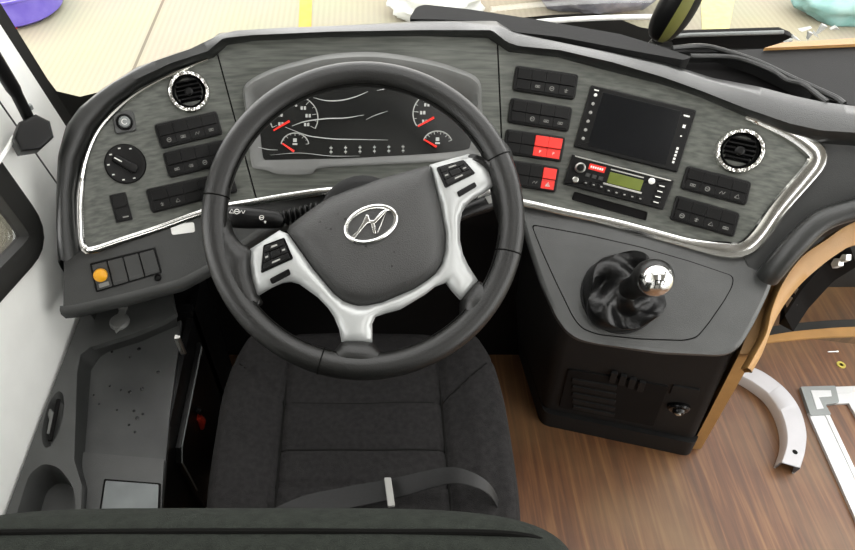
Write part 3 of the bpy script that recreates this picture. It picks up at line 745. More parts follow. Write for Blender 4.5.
# gear lever
bo = kf(619, 295); nk = KP[1]
t = thing('gear_lever', 'gear lever with crumpled black leather boot and silver-capped knob', 'gear lever', bo)
tip = kf(654, 277, .125)
ax = (tip-bo).normalized()
neck = bo+(tip-bo)*.42
rb = (kf(582, 296)-kf(657, 296)).length/2
ex = V((1, 0, 0)); ex = (ex-nk*ex.dot(nk)).normalized(); ey = nk.cross(ex)
m = MB(); rows = []
NS = 72
for j in range(25):
    s = j/24
    c = bo.lerp(neck, s**1.3) + nk*(.018*sin(pi*min(1, s*1.5))) * (1 if s < .67 else 0)
    if s >= .67: c = bo.lerp(neck, s**1.3)
    R_ = rb*(1.0-.06*s) if s < .45 else rb*(.973-.75*((s-.45)/.55)**.8)
    row = []
    for k in range(NS):
        a = 2*pi*k/NS
        sq_ = 1/ (abs(cos(a))**4+abs(sin(a))**4)**.25
        f = 1+(.06*sin(3*a+1.5+4*s)+.05*sin(5*a+7*s)+.04*sin(2*a-6*s+1))*sin(pi*min(1, s*1.1))
        hgt = nk*(.008*sin(4*a+9*s)*sin(pi*s)+.007*sin(3*a-5*s)*sin(pi*s))
        rr_ = R_*f*(1+(sq_-1)*.35*(1-s))
        row.append(c+(ex*cos(a)+ey*1.06*sin(a))*rr_+hgt+nk*.001)
    rows.append(row)
m.grid(rows, closed=True); bt = obj('boot', m, M['boot'], t, sharp=80)
m = MB(); m.plate([bo+(ex*cos(2*pi*k/40)+ey*1.06*sin(2*pi*k/40))*(rb*1.05) for k in range(40)], nk, .002, .006, .002); obj('boot_ring', m, M['black'], t)
kb0 = neck-ax*.01
m = MB(); m.lathe(kb0, ax, [(.0185, -.01), (.0185, .010), (.0175, .018), (.018, .03), (.021, .045), (.0255, .062), (.0280, .078), (.0272, .088), (.0235, .098), (.014, .105), (0, .107)], 32); kn = obj('knob', m, M['leather'], t, sharp=70)
cdir = (CAM-tip).normalized(); cdir = (cdir*.8+V((.24, -.18, -.16))).normalized()
kc = kb0+ax*.080
m = MB(); m.lathe(kc, cdir, [(.0250, .010), (.0244, .016), (.0222, .0222), (.0170, .0280), (.009, .0312), (0, .0320)], 32)
kcap = obj('knob_cap', m, M['chrome'], kn); kcap['label'] = 'polished silver cap'
m = MB(); capc = kc+cdir*.0316
bx = V((1, 0, 0)); bx = (bx-cdir*bx.dot(cdir)).normalized(); by = cdir.cross(bx)
for u_, w_ in (((-.006, .006), (.006, .006)), ((-.006, 0), (.006, 0)), ((-.006, -.006), (-.006, .006)), ((0, -.006), (0, .006)), ((.006, 0), (.006, .006))):
    m.tube([capc+bx*u_[0]+by*u_[1], capc+bx*w_[0]+by*w_[1]], .0007, 5)
obj('shift_pattern', m, M['blackmatte'], kcap)

# ================================================================== steering wheel
WC = CAM + ray(363, 217)*.86
wn = V((0, -cos(radians(56)), sin(radians(56))))
WP = (WC, wn)
def wp(u, v, off=0.0): return onplane(u, v, WC+wn*off, wn)
wx = V((1, 0, 0)); wy = wn.cross(wx)
t = thing('steering_wheel', 'large black leather steering wheel with silver spokes and oval emblem', 'steering wheel', WC)
RM, rt = .2060, .0178
m = MB(); pts = [WC+wx*(RM*cos(2*pi*k/120))+wy*(RM*sin(2*pi*k/120)) for k in range(120)]
m.tube(pts, rt, 20, closed=True); obj('rim', m, M['leather'], t, sharp=80)
def wpt(a, r, h=0): return WC+wx*(r*cos(radians(a)))+wy*(r*sin(radians(a)))+wn*h
def seamring(a):
    m = MB(); c = wpt(a, RM); e = V((cos(radians(a)), sin(radians(a)), 0)); er = wx*e.x+wy*e.y
    m.tube([c+er*((rt+.0002)*cos(2*pi*k/28))+wn*((rt+.0002)*sin(2*pi*k/28)) for k in range(28)], .0010, 6, closed=True)
    obj('grip_seam', m, M['seam'], t)
for a in (172, 24, -14, -106): seamring(a)
# inner stitching line
for a0, a1 in ((28, 168), (-60, -8), (-100, -170)):
    m = MB(); m.tube([wpt(a0+(a1-a0)*k/60, RM-rt*.93, rt*.38) for k in range(61)], .0008, 5); obj('stitching', m, M['seam'], t)
def dome(poly, base, amp, w):
    return lambda u, v: wp(u, v, base + amp*(1-math.exp(-pdist((u, v), poly)/w)))
# leather lobes where the spokes meet the rim
for L_ in ([(212, 222), (219, 210), (226, 214), (231, 232), (240, 243), (252, 249), (250, 262), (251, 275), (257, 296), (262, 303), (246, 310), (232, 300), (218, 275)],
           [(466, 156), (474, 153), (488, 160), (496, 132), (512, 150), (518, 190), (514, 232), (503, 224), (496, 200), (493.5, 185), (489, 169)],
           [(462, 299), (470, 290), (478, 280), (484, 284), (493, 282), (500, 270), (512, 262), (508, 290), (488, 322), (466, 336), (458, 330), (462, 318)],
           [(341, 341), (372, 342), (378, 348), (386, 357), (400, 358), (396, 366), (372, 371), (340, 369), (314, 362), (318, 354), (334, 352)]):
    P_ = rounded(L_, 6, 3)
    m = MB(); m.sheet(P_, dome(P_, .000, .0155, 5), .024, lambda p: wn, 6); obj('leather_lobe', m, M['leather'], t, sharp=75)
SILO = [(279.5, 230.3), (250, 249), (248, 258), (249, 269), (256.5, 295), (270, 287), (281.6, 281.8), (290, 281), (298, 283), (317, 296.5), (328, 308), (334, 317), (339, 329), (341.4, 342), (372.4, 342.5), (372.2, 324), (375.7, 316.5), (386, 313), (401, 309), (426, 294), (436, 286), (447, 282), (453, 290), (461.5, 299.4), (478, 280.5), (473, 273), (468, 265), (463, 254), (460, 240), (460, 224), (462, 212.8), (466, 205), (473, 199), (493.7, 185.6), (489, 170), (482, 160), (476, 155), (468, 154), (430, 164.6)]
SILI = [(432, 171), (440.6, 204.4), (446, 233.7), (445.5, 250), (442.7, 263), (436.5, 273), (428, 279.7), (414, 289), (396.7, 296.4), (382, 302.5), (367, 305.6), (358, 305.8), (350.6, 304), (343, 301), (334, 294), (313, 269), (288, 233.7)]
SIL = SILO + SILI
m = MB(); m.sheet(SIL, dome(SIL, -.004, .007, 3.5), .016, lambda p: wn, 5); obj('spoke_frame', m, M['silver'], t, sharp=75)
HUB = [(287, 231), (289.5, 226), (298, 219), (306.7, 212.5), (314, 207), (322, 202), (333, 196), (350.6, 188.5), (390, 176), (426, 166), (431, 166.5)] + SILI[:-1]
HUB = HUB[:11]+[(433, 175), (440.2, 204.4), (445.6, 233.7), (445, 250), (442.2, 262.6), (436, 272.6), (427.6, 279.2), (413.6, 288.5), (396.4, 295.8), (382, 301.8), (367, 305), (358, 305.2), (350.8, 303.4), (343.4, 300.4), (334.5, 293.5), (313.5, 268.4)]
hubf = dome(HUB, -.004, .022, 7)
m = MB(); m.sheet(HUB, hubf, .03, lambda p: wn, 5); obj('airbag_cover', m, M['pad'], t, sharp=80)
m = MB(); m.lathe(WC-wn*.055, wn, [(.05, 0), (.062, .015), (.062, .045), (.05, .052)], 32); obj('hub', m, M['black'], t)
def hubq(u, v, off=0): return hubf(u, v)+wn*off
# emblem: an oval ring with a slanted stylised H
def eq(x, y, off): # crop coordinates of the emblem
    return hubq(330+x/9.16, 195+y/9.16, off)
m = MB()
ell = []
for k in range(48):
    a = 2*pi*k/48; X, Y = 238*cos(a), 150*sin(a); r_ = radians(-21)
    ell.append((375+X*cos(r_)-Y*sin(r_), 268+X*sin(r_)+Y*cos(r_)))
m.tube([eq(x, y, .002) for x, y in ell], .0030, 8, closed=True, flat=.8)
emb = obj('emblem', m, M['chrome'], t)
def bar(P, nm='emblem_stroke'):
    m = MB(); pts = [eq(x, y, 0) for x, y in P]; m.plate(pts, wn, .0, .004, .0012); obj(nm, m, M['chrome'], emb)
bar([(190, 385), (232, 398), (268, 350), (345, 262), (372, 262), (352, 188), (328, 182), (300, 250), (250, 335)])
bar([(372, 262), (395, 358), (424, 358), (414, 288), (395, 235)])
bar([(350, 225), (375, 275), (418, 262), (470, 210), (520, 152), (560, 150), (548, 128), (505, 135), (455, 165), (405, 228), (385, 236)])
bar([(500, 175), (520, 152), (470, 285), (440, 352), (424, 358)])
# button pads
for nm, c, lbl in (('l', [(264, 246), (284, 238.5), (292, 258.5), (262, 272)], None), ('r', [(437.5, 168), (463, 160.5), (474, 173.5), (446, 187)], None)):
    q = Q(c, lambda u, v: wp(u, v, .0035))
    m = MB(); q.box(m, -.04, -.04, 1.04, 1.04, -.004, .0012, .0005, .003); bp_ = obj('button_pad', m, M['gloss'], t)
    for k, cc_ in enumerate(((.05, .05, .95, .30), (.05, .70, .95, .95), (.05, .33, .28, .67), (.72, .33, .95, .67), (.31, .35, .69, .65))):
        m = MB(); q.box(m, *cc_, .0005, .0036 if k < 4 else .003, .0008, .001); b_ = obj('button', m, M['black'], bp_)
        if k < 4:
            m = MB(); x, y = (cc_[0]+cc_[2])/2, (cc_[1]+cc_[3])/2; hw = .14 if k < 2 else .06
            q.box(m, x-hw, y-.035, x+hw, y+.035, .0034, .0041); obj('symbol', m, M['dimmark'], b_)
for c in ([(269.5, 279), (289, 268.5), (291, 274.5), (272, 284.5)], [(456.5, 192), (474.5, 182), (477, 186.5), (459, 197.5)]):
    q = Q(c, lambda u, v: wp(u, v, .0032)); m = MB(); q.box(m, 0, 0, 1, 1, -.001, .002, .0008, .0025); obj('toggle_key', m, M['gloss'], t)
# water drops on the cover
for u, v, r_ in ((345, 219, .0016), (331, 229, .0014), (366, 246.5, .0018), (394, 252, .0013), (392, 266, .0016), (405, 283, .0018), (326, 228, .001), (398, 243, .001), (320, 222, .0012), (338, 214, .001)):
    m = MB(); c_ = hubf(u, v)
    m.lathe(c_, wn, [(r_*.7, -.001), (r_*.7, .0003), (r_*.45, .0008), (0, .001)], 10); obj('water_drop', m, M['gloss'], t)

# steering column with stalks
cb = V((0, .93, .52)); ct = WC-wn*.056
t = thing('steering_column', 'black steering column shroud with two stalks behind the wheel', 'steering column', cb)
axc = (ct-cb)
m = MB(); rows = []
for j in range(13):
    s = j/12; c = cb+axc*s; r_ = .075-.012*s
    rows.append([c+wx*(r_*1.15*cos(2*pi*k/28))+wy*(r_*sin(2*pi*k/28)) for k in range(28)])
R = m.grid(rows, closed=True); m.f(R[-1]); m.f(R[0][::-1]); obj('shroud', m, M['black'], t)
def so(u, v, o=-.085): return wp(u, v, o)
m = MB(); p_ = [so(225, 215), so(240, 217), so(262, 218.5), so(276, 219.5), so(284, 222)]
m.tube(resample(p_, 14), [.013, .0165, .0175, .0175, .0172, .017, .0165, .016, .0155, .015, .0145, .014, .012, .010], 16); st = obj('stalk', m, M['black'], t)
m = MB(); qs = Q([(228, 208), (262, 210), (262, 216), (228, 214)], lambda u, v: wp(u, v, -.0665))
for a in (.05, .2, .36): icon(m, qs, (3, 0, 4)[int(a*6) % 3], a+.06, .5, .0045, .0)
q2_ = Q([(258, 214), (270, 214), (270, 224), (258, 224)], lambda u, v: wp(u, v, -.0665)); icon(m, q2_, 0, .3, .35, .004, 0); icon(m, q2_, 5, .6, .8, .0025, 0)
obj('symbol', m, M['mark'], st)
for k in range(8):
    m = MB(); c = so(281, 219, -.087).lerp(so(318, 210, -.080), k/7); d_ = (so(318, 210, -.08)-so(281, 219, -.087)).normalized()
    m.lathe(c, d_, [(.008, -.003), (.0125, -.001), (.0125, .001), (.008, .003)], 18); obj('boot_ring', m, M['black'], t)
m = MB(); m.tube([so(455, 217, -.075), so(470, 210, -.08), so(486, 204, -.085), so(500, 198, -.09)], [.009, .011, .013, .011], 14); s2 = obj('stalk', m, M['black'], t)
m = MB(); qs = Q([(485, 197), (498, 192.5), (501, 199), (489, 204)], lambda u, v: wp(u, v, -.072)); qs.box(m, 0, 0, 1, 1, -.003, .0006); lab = obj('symbol_patch', m, M['dimmark'], s2)
m = MB(); m.tube([so(478, 200, -.10), so(488, 194, -.10), so(497, 191, -.10)], [.008, .012, .010], 12); obj('stalk', m, M['satin'], t)['label'] = 'bright silver stalk'

# ================================================================== driver seat
t = thing('driver_seat', 'dark grey cloth driver seat seen from above behind the backrest', 'seat', V((0, .43, 0)))
SX, SY0, SY1 = .246, .13, .69
def seat_z(x, y):
    a = abs(x)/SX; s = (y-SY0)/(SY1-SY0)
    z = .50
    if abs(x) > .135: z += .022*min(1, (abs(x)-.135)/.05)
    z -= .008*(1-min(1, abs(abs(x)-.135)/.010)) if abs(abs(x)-.135) < .010 else 0
    for sy in (.515, .43, .37):
        d = abs(y-sy)
        if abs(x) < .135 and d < .008: z -= .006*(1-d/.008)
    d = abs(y-(.515+.8*max(0, abs(x)-.135)))
    if abs(x) > .135 and d < .007: z -= .005*(1-d/.007)
    z -= .022*max(0, (s-.78)/.22)**2.4
    z += .006*mnoise.noise(V((x*9, y*9, 0)))
    return z
m = MB(); rows = []; NU, NV = 84, 84
def wid(s): return SX*(.84+.16*sin(pi/2*min(1, s/.5))) if s < .5 else SX*(1.0 - .15*max(0, (s-.66)/.34)**1.7)
for j in range(NV+1):
    s = j/NV; y = SY0+(SY1-SY0)*s; row = []
    for i in range(NU+1):
        a = -1+2*i/NU; x = a*wid(s)
        yy = y - .03*max(0, (s-.8)/.2)*abs(a)**3
        e = (1-abs(a)); z = seat_z(x, yy)
        if e < .10: z -= .045*(1-sqrt(max(0, 1-(1-e/.10)**2)))
        if s > .93: z -= .05*(1-sqrt(max(0, 1-((s-.93)/.07)**2)))
        row.append(V((x, yy, z)))
    rows.append(row)
R = m.grid(rows)
bd = R[0]+[r[-1] for r in R[1:]]+R[-1][-2::-1]+[r[0] for r in R[-2:0:-1]]
low = [m.v(V((v_.co.x*1.0, v_.co.y, .40))) for v_ in bd]
low2 = [m.v(V((v_.co.x*.94, .41+(v_.co.y-.41)*.95, .37))) for v_ in bd]
nb = len(bd)
for i in range(nb):
    j = (i+1) % nb; m.f([bd[j], bd[i], low[i], low[j]]); m.f([low[j], low[i], low2[i], low2[j]])
m.f(low2); cu = obj('cushion', m, M['fabric'], t, sharp=80)
m = MB()
for sx in (-1, 1): m.tube([V((sx*.135, y, seat_z(sx*.135, y)+.001)) for y in [SY0+.01+k*.012 for k in range(36)]], .0022, 6)
for sy in (.515, .43): m.tube([V((x, sy, seat_z(x, sy)+.001)) for x in [-.134+k*.0134 for k in range(21)]], .0018, 6)
for sx in (-1, 1): m.tube([V((sx*(.136+k*.01), .515+.8*k*.01, seat_z(.136+k*.01, .515+.8*k*.01)+.0005)) for k in range(9)], .0018, 6)
obj('seam_line', m, M['cseam'], cu)
m = MB(); m.box((-.19, .16, .0), (.19, .60, .10)); m.box((-.15, .20, .09), (.15, .56, .30)); m.box((-.2, .15, .29), (.2, .60, .375)); obj('pedestal', m, M['blackmatte'], t, bevel=.01)
# backrest
BX, BW = -.105, .292
m = MB(); rows = []
zs = [.40, .45, .52, .60, .70, .80, .86, .885, .900, .911, .918, .920]
for z in zs:
    k = 0 if z < .86 else (z-.86)/.06
    sc_ = sqrt(max(.02, 1-(k*.985)**2)); ww = BW*(1-.0*k) - .055*(1-sc_); th = .062*sc_
    cy = .157-(z-.4)*.03; row = []
    for i in range(64):
        a = 2*pi*i/64; cx_, sx_ = cos(a), sin(a); e = .42
        row.append(V((BX+ww*math.copysign(abs(cx_)**e, cx_), cy+th*math.copysign(abs(sx_)**.7, sx_), z)))
    rows.append(row)
R = m.grid(rows, closed=True); m.f(R[-1]); m.f(R[0][::-1]); bk = obj('backrest', m, M['fabric2'], t, sharp=80)
m = MB()
m.tube(spline([V((BX+BW-.012, .155, .868)), V((BX+BW-.05, .167, .909)), V((BX+.1, .169, .9133)), V((BX-.1, .169, .9133)), V((BX-BW+.05, .167, .909)), V((BX-BW+.012, .155, .868))], 14), .0028, 8); obj('piping', m, M['seam'], bk)
m = MB(); kc_ = onz(516, 509, .47); m.lathe(kc_-V((.03, 0, 0)), V((1, 0, .15)), [(.012, 0), (.013, .02), (.011, .028), (0, .03)], 14); m.tube([kc_-V((.10, 0, .01)), kc_-V((.02, 0, 0))], .010, 10); obj('recline_knob', m, M['black'], t)
# seat belt
m = MB()
bp = [(250, 520, .51, 0), (300, 497, .515, .1), (345, 487, .52, .3), (390, 479, .535, .8), (425, 471, .56, 1), (452, 467, .575, 1), (474, 473, .57, 1), (490, 484, .55, 1), (499, 500, .52, 1), (503, 515, .50, 1)]
c3 = spline([onz(a, b, z) for a, b, z, k in bp], 6); tw = spline([V((k, 0, 0)) for a, b, z, k in bp], 6)
up_, dn_ = [], []
for p, k in zip(c3, tw):
    k = max(0, min(1, k.x)); d = (V((0, -.75, -.30))*k + V((0, -1, 0))*(1-k)).normalized()
    up_.append(p); dn_.append(p+d*(.016+.024*(1-min(1, len(up_)/40))))
n1 = V((0, .0012, .0016))
m.loft([up_, dn_, [p-n1 for p in dn_], [p-n1 for p in up_]], 60, cyc=True)
bl = obj('seat_belt', m, M['belt'], loc=onz(452, 480, .53)); tag(bl, 'dark seat belt webbing looped up on the rear of the seat cushion', 'seat belt')
m = MB(); q = Q([(384, 478), (391, 478), (395, 506), (388, 507)], lambda u, v: onz(u, v, .545)); q.box(m, 0, 0, 1, 1, -.003, .003, .001, .002); bc = obj('belt_stop', m, M['dimmark'], bl); bc['label'] = 'pale grey upright tab'

# ================================================================== side console at the left wall
ZC = .50; cz = lambda u, v: onz(u, v, ZC)
t = thing('side_console', 'long dark plastic side console along the white wall left of the seat', 'console', V((-.43, .5, 0)))
TRAY = rounded([(77, 372), (79.5, 357), (90, 347), (131, 334.5), (163, 321.5), (175, 313.5), (179, 330), (171, 400), (161, 512), (150, 545), (80, 545), (81, 508), (82, 486), (74, 460)], 4, 3)
CUP = rounded([(17, 512), (29, 474), (43, 463), (59, 467), (73, 486), (77, 510), (74, 535), (14, 535)], 7, 4)
SLOT = [(53+ (5.2*cos(a)*cos(.28)-16*sin(a)*sin(-.28)), 419.5+(5.2*cos(a)*sin(.28)*-1*-1*-.3+16*sin(a)*cos(.28))) for a in [2*pi*k/28 for k in range(28)]]
SLOT = []
for k in range(28):
    a = 2*pi*k/28; X, Y = 9*cos(a), 29*sin(a); r_ = radians(14); SLOT.append((53+X*cos(r_)-Y*sin(r_), 419.5+X*sin(r_)+Y*cos(r_)))
OUT = [(82, 312), (120, 304), (178, 290), (182, 318), (178, 350), (170, 420), (161, 510), (153, 560), (-14, 560), (-4, 540), (5, 515), (40, 422)]
def cut(P):  # console outline with the tray open at its right edge
    return P
m = MB(); m.sheet([(82, 312), (120, 304), (172, 291), (176.5, 313), (163, 321.5), (131, 334.5), (90, 347), (80.5, 355), (77, 372), (74, 460), (82, 486), (81, 508), (80, 560), (-18, 560), (5, 515), (40, 420)], cz, .012, lambda p: V((0, 0, 1)), 10, holes=(CUP, SLOT))
obj('top_shell', m, M['plastic'], t)
tr_in = [(92, 372), (100, 357), (152.7, 337.5), (177, 326), (174, 360), (168, 400), (158, 512), (150, 560), (84, 560), (88, 489), (84, 474), (85, 443)]
tr_out = [(77, 372), (80.5, 355), (90, 347), (131, 334.5), (163, 321.5), (176.5, 313)]
ZT = .465
m = MB(); m.sheet([(74, 380), (92, 350), (152.7, 333), (181, 320), (178, 352), (170, 412), (161, 512), (153, 575), (74, 575)], lambda u, v: onz(u, v, ZT), .012, lambda p: V((0, 0, 1)), 12); obj('tray_floor', m, M['darkglass'], t)
m = MB()
wl_o = [(80, 560), (81, 508), (82, 486), (74, 460), (77, 372), (80.5, 355), (90, 347), (131, 334.5), (163, 321.5), (176.5, 313)]
wl_i = [(84, 560), (87, 508), (88, 489), (83.5, 470), (91, 370), (100, 357), (108, 352), (140, 342), (163, 332), (177, 326)]
A_ = [cz(*p)+V((0, 0, -.002)) for p in wl_o]; B_ = [onz(u, v, ZT) for u, v in wl_i]
m.loft([A_, [a.lerp(b, .12)+V((0, 0, -.001)) for a, b in zip(A_, B_)], B_, [b+V((0, 0, -.004)) for b in B_]], 80); obj('tray_rim', m, M['plastic2'], t, sharp=70)
m = MB(); m.sheet([(80, 452), (164, 459), (161, 512), (153, 575), (82, 575), (86, 508), (87.5, 489), (83, 472)], lambda u, v: onz(u, v, ZT+.006), .007, lambda p: V((0, 0, 1)), 14); obj('tray_step', m, M['plastic'], t)
q = Q([(106, 481), (159, 485), (158, 515), (101, 515)], lambda u, v: onz(u, v, ZT+.0065)); m = MB(); q.box(m, 0, 0, 1, 1, 0, .003, .001, .003); lp_ = obj('lid_plate', m, M['lidmetal'], t); lp_['label'] = 'grey metallic rectangular lid'
m = MB(); m.plate(q.rect(-.04, -.06, 1.04, 1.0, .003), q.n, -.001, .0006); obj('lid_gap', m, M['blackmatte'], lp_)
for u, v, r_ in ((112, 352, .002), (130, 357, .002), (139, 349, .003), (94, 395, .0018), (110, 386, .0018), (121, 390, .0016), (130, 392, .0026), (142, 389, .003), (99, 404, .0015), (117, 410, .0015), (134, 411, .0022), (143, 414, .002), (137, 418, .0026), (129, 425, .0018), (158, 372, .0026), (135, 432, .002)):
    m = MB(); c_ = onz(u, v, ZT)
    m.lathe(c_, V((0, 0, 1)), [(r_*1.2, -.001), (r_*1.2, .0003), (r_*.8, .0008), (0, .001)], 10); obj('water_drop', m, M['gloss'], t)
# cup holder well and grip slot
for P, dz, k, nm in ((CUP, .06, .86, 'cup_well'), (SLOT, .016, .75, 'grip_recess')):
    c = (sum(p[0] for p in P)/len(P), sum(p[1] for p in P)/len(P)); m = MB()
    A_ = [cz(p[0], p[1]) for p in P]; cc3 = sum(A_, V((0, 0, 0)))/len(A_)
    m.grid([A_, [cc3+(p-cc3)*.97+V((0, 0, -.004)) for p in A_], [cc3+(p-cc3)*k+V((0, 0, -dz)) for p in A_]], closed=True)
    R = m.bm.verts[:] if False else None
    m.plate([cc3+(p-cc3)*k for p in A_], V((0, 0, 1)), -dz-.004, -dz); w_ = obj(nm, m, M['plastic'], t, sharp=50)
    if nm == 'grip_recess':
        m = MB(); m.tube([cz(58, 399)+V((0, 0, -.003)), cz(54, 420)+V((0, 0, -.002)), cz(49.5, 440)+V((0, 0, -.003))], .0038, 8); obj('grip_slot', m, M['blackmatte'], w_)
        m = MB(); m.tube([cz(47, 408)+V((0, 0, -.008)), cz(52, 417)+V((0, 0, -.006)), cz(47, 432)+V((0, 0, -.008))], [.004, .007, .004], 10, flat=.5); obj('pull_tab', m, M['greyplastic'], w_)
# side skin facing the seat, down to the floor
XS = -.335
m = MB(); e_ = [cz(p[0], p[1]) for p in ((176, 312), (170, 400), (160, 512), (156, 560))]; e_ = [V((max(p.x, XS-.012) if False else XS, p.y, ZC-.03)) for p in e_]
m.box((XS-.012, -.12, 0), (XS, .84, ZT-.004)); m.box((-.535, .72, .05), (XS, .74, ZC-.02)); obj('side_skin', m, M['black'], t)
m = MB(); m.lathe(cz(120, 322.5), V((0, 0, 1)), [(.0185, 0), (.0185, .004), (.015, .007), (.004, .008), (0, .008)], 28)
ps = thing('power_socket', 'small round capped power socket on the front of the side console', 'socket', cz(120, 322.5)); obj('cap', m, M['greyplastic'], ps)
m = MB(); c_ = cz(120, 322.5); m.box((c_.x-.006, c_.y+.014, c_.z), (c_.x+.006, c_.y+.032, c_.z+.006)); m.tube([c_+V((-.008, .03, .005)), c_+V((.008, .03, .005))], .004, 8); m.plate([c_+V((x, y, 0)) for x, y in ((-.007, -.015), (.007, -.015), (0, -.026))], V((0, 0, 1)), .001, .006, .001); obj('hinge_tab', m, M['greyplastic'], ps)
# access door in the side skin
t = thing('access_door', 'black access door in the side skin left of the seat with a red latch', 'door', V((XS, .56, .25)))
m = MB(); m.plate([V((XS, y, z)) for y, z in ((.455, .13), (.70, .13), (.70, .405), (.475, .405), (.455, .385))], V((1, 0, 0)), .0005, .010, .003); obj('door_panel', m, M['black'], t)
m = MB(); m.tube([V((XS+.011, y, z)) for y, z in ((.69, .403), (.478, .403), (.457, .383), (.457, .25))], .0016, 6); obj('pale_edge', m, M['alub'], t)  # grey line for the light caught on the door's edge, put in as colour
m = MB(); p_ = onx(184, 345, XS+.012); m.box((XS+.001, p_.y-.004, p_.z-.026), (XS+.006, p_.y+.004, p_.z+.026)); m.tube([p_+V((-.004, 0, -.026)), p_+V((-.004, 0, .026))], .003, 10); obj('hinge', m, M['satin'], t)['label'] = 'chrome hinge'
m = MB(); p_ = onx(200, 421, XS+.012); m.tube([p_+V((0, .0, .018)), p_+V((.004, 0, 0)), p_+V((0, -.004, -.022))], [.007, .008, .005], 10); obj('latch', m, M['redp'], t)['label'] = 'small red latch'
m = MB(); p_ = onx(197, 413, XS+.012); m.tube([p_, p_+V((.006, .008, .002))], .008, 10); obj('latch_base', m, M['blackmatte'], t)

# ================================================================== things on the floor
t = thing('curved_metal_channel', 'white curved metal channel lying on the wooden floor beside the console', 'metal strip', onz(795, 410, 0))
zc = .035
oo = spline([onz(u, v, zc) for u, v in [(746, 364), (765, 372), (786, 388), (800, 407), (807, 430), (806, 450), (801, 468)]], 8)
ii = spline([onz(u, v, zc) for u, v in [(739, 375), (752, 382), (769, 395), (780, 411), (786, 430), (786, 446), (781, 462)]], 8)
m = MB(); dz = V((0, 0, -1))
m.loft([[p+dz*.034 for p in oo], [p+dz*.004 for p in oo], [p.lerp(q_, .06) for p, q_ in zip(oo, ii)], [p.lerp(q_, .94) for p, q_ in zip(oo, ii)], [p+dz*.004 for p in ii], [p+dz*.034 for p in ii], [p+dz*.034+(q_-p)*.08 for p, q_ in zip(ii, oo)], [p.lerp(q_, .9)+dz*.003 for p, q_ in zip(oo, ii)], [p.lerp(q_, .1)+dz*.003 for p, q_ in zip(oo, ii)], [p+dz*.034+(q_-p)*.08 for p, q_ in zip(oo, ii)]], 60, cyc=True)
obj('channel', m, M['channel'], t, sharp=50)
for u, v in ((750, 371), (795, 452)):
    m = MB(); m.lathe(onz(u, v, zc), V((0, 0, 1)), [(.006, -.002), (.006, .0006), (0, .0006)], 14); obj('screw_hole', m, M['blackmatte'], t)
fz = lambda z: (lambda u, v: onz(u, v, z))
t = thing('hatch_frame', 'aluminium floor hatch frame with a grey corner bracket', 'frame', onz(820, 395, 0))
m = MB(); q = Q([(832, 387), (1010, 380), (1010, 396), (836, 404)], fz(.006)); q.box(m, 0, 0, 1, 1, -.006, .002, .0015); q.box(m, 0, .35, 1, .42, .001, .0035); obj('rail', m, M['alu'], t)
m = MB(); q = Q([(808, 413), (829, 414), (905, 575), (880, 575)], fz(.006)); q.box(m, 0, 0, 1, 1, -.006, .002, .0015); q.box(m, .75, 0, .84, 1, .001, .0035); obj('rail', m, M['alu'], t)
m = MB(); q = Q([(848, 403), (858, 402), (900, 470), (888, 470)], fz(.006)); q.box(m, 0, 0, 1, 1, -.006, .002, .001); obj('inner_rail', m, M['alu'], t)
m = MB(); m.plate([onz(u, v, .008) for u, v in rounded([(800, 387), (835, 386), (839, 403), (825, 405), (831, 415), (810, 416)], 1.5, 2)], V((0, 0, 1)), -.008, .003, .001); cb_ = obj('corner_bracket', m, M['alub'], t); cb_['label'] = 'grey corner bracket'
m = MB(); m.plate([onz(u, v, .008) for u, v in [(810, 391), (830, 391), (831, 397), (818, 398), (823, 409), (816, 410)]], V((0, 0, 1)), .001, .0042, .0006); obj('inlay', m, M['alu'], cb_)
m = MB(); c_ = onz(841, 365, 0); m.lathe(c_, V((0, 0, 1)), [(.005, 0), (.011, 0), (.011, .002), (.005, .002), (.005, 0)], 24); tag(obj('washer', m, M['brass'], loc=c_), 'small brass washer lying on the wooden floor', 'washer')
m = MB(); m.tube([onz(828, 351.8, .0025), onz(836.5, 351.5, .0025)], [.0018, .0018], 8); m.tube([onz(836.5, 351.5, .0025), onz(838, 351.4, .0025)], .0028, 8); tag(obj('screw', m, M['satin'], loc=onz(832, 352, .0)), 'tiny loose screw on the wooden floor behind the brass washer', 'screw')

# ================================================================== setting
def s_(name, m, mt, **k): return struct(name, m, mt, **k)
m = MB(); m.sheet([(-.55, -2.6), (1.95, -2.6), (1.95, .86), (1.6, .93), (1.24, .985), (.98, 1.02), (.96, 1.3), (-.55, 1.3)], lambda x, y: V((x, y, 0)), .04, lambda p: V((0, 0, 1)), .4); fl = s_('floor', m, M['wood'])
# step edge and lower entrance step
m = MB()
e0 = spline([onz(u, v, .0) for u, v in [(760, 338), (790, 333), (820, 330), (855, 328), (960, 326), (1120, 322)]], 6); e1 = spline([onz(u, v, .0) for u, v in [(762, 344), (790, 341), (820, 338.5), (855, 337), (960, 335), (1120, 332)]], 6)
m.loft([[p+V((0, 0, -.04)) for p in e0], [p+V((0, 0, .006)) for p in e0], [p+V((0, 0, .006)) for p in e1], [p+V((0, 0, -.001)) for p in e1]], 40); s_('trim_1', m, M['tan'])
m = MB(); f0 = [p+V((0, .03, .004)) for p in e0]
m.loft([[p+V((0, 0, .003)) for p in e0], [p+V((0, .03, 0)) for p in e0], [p+V((0, .035, -.03)) for p in e0]], 40); s_('trim_2', m, M['rubber'])
m = MB(); m.box((.96, 1.03, -.14), (1.95, 1.30, -.10)); s_('floor_step', m, M['wood'])
m = MB(); m.box((.80, 1.25, -.36), (1.95, 1.27, .60)); s_('wall_front', m, M['plastic2'])
m = MB(); m.box((.98, 1.02, -.14), (1.95, 1.035, -.03)); s_('trim_3', m, M['wood'])
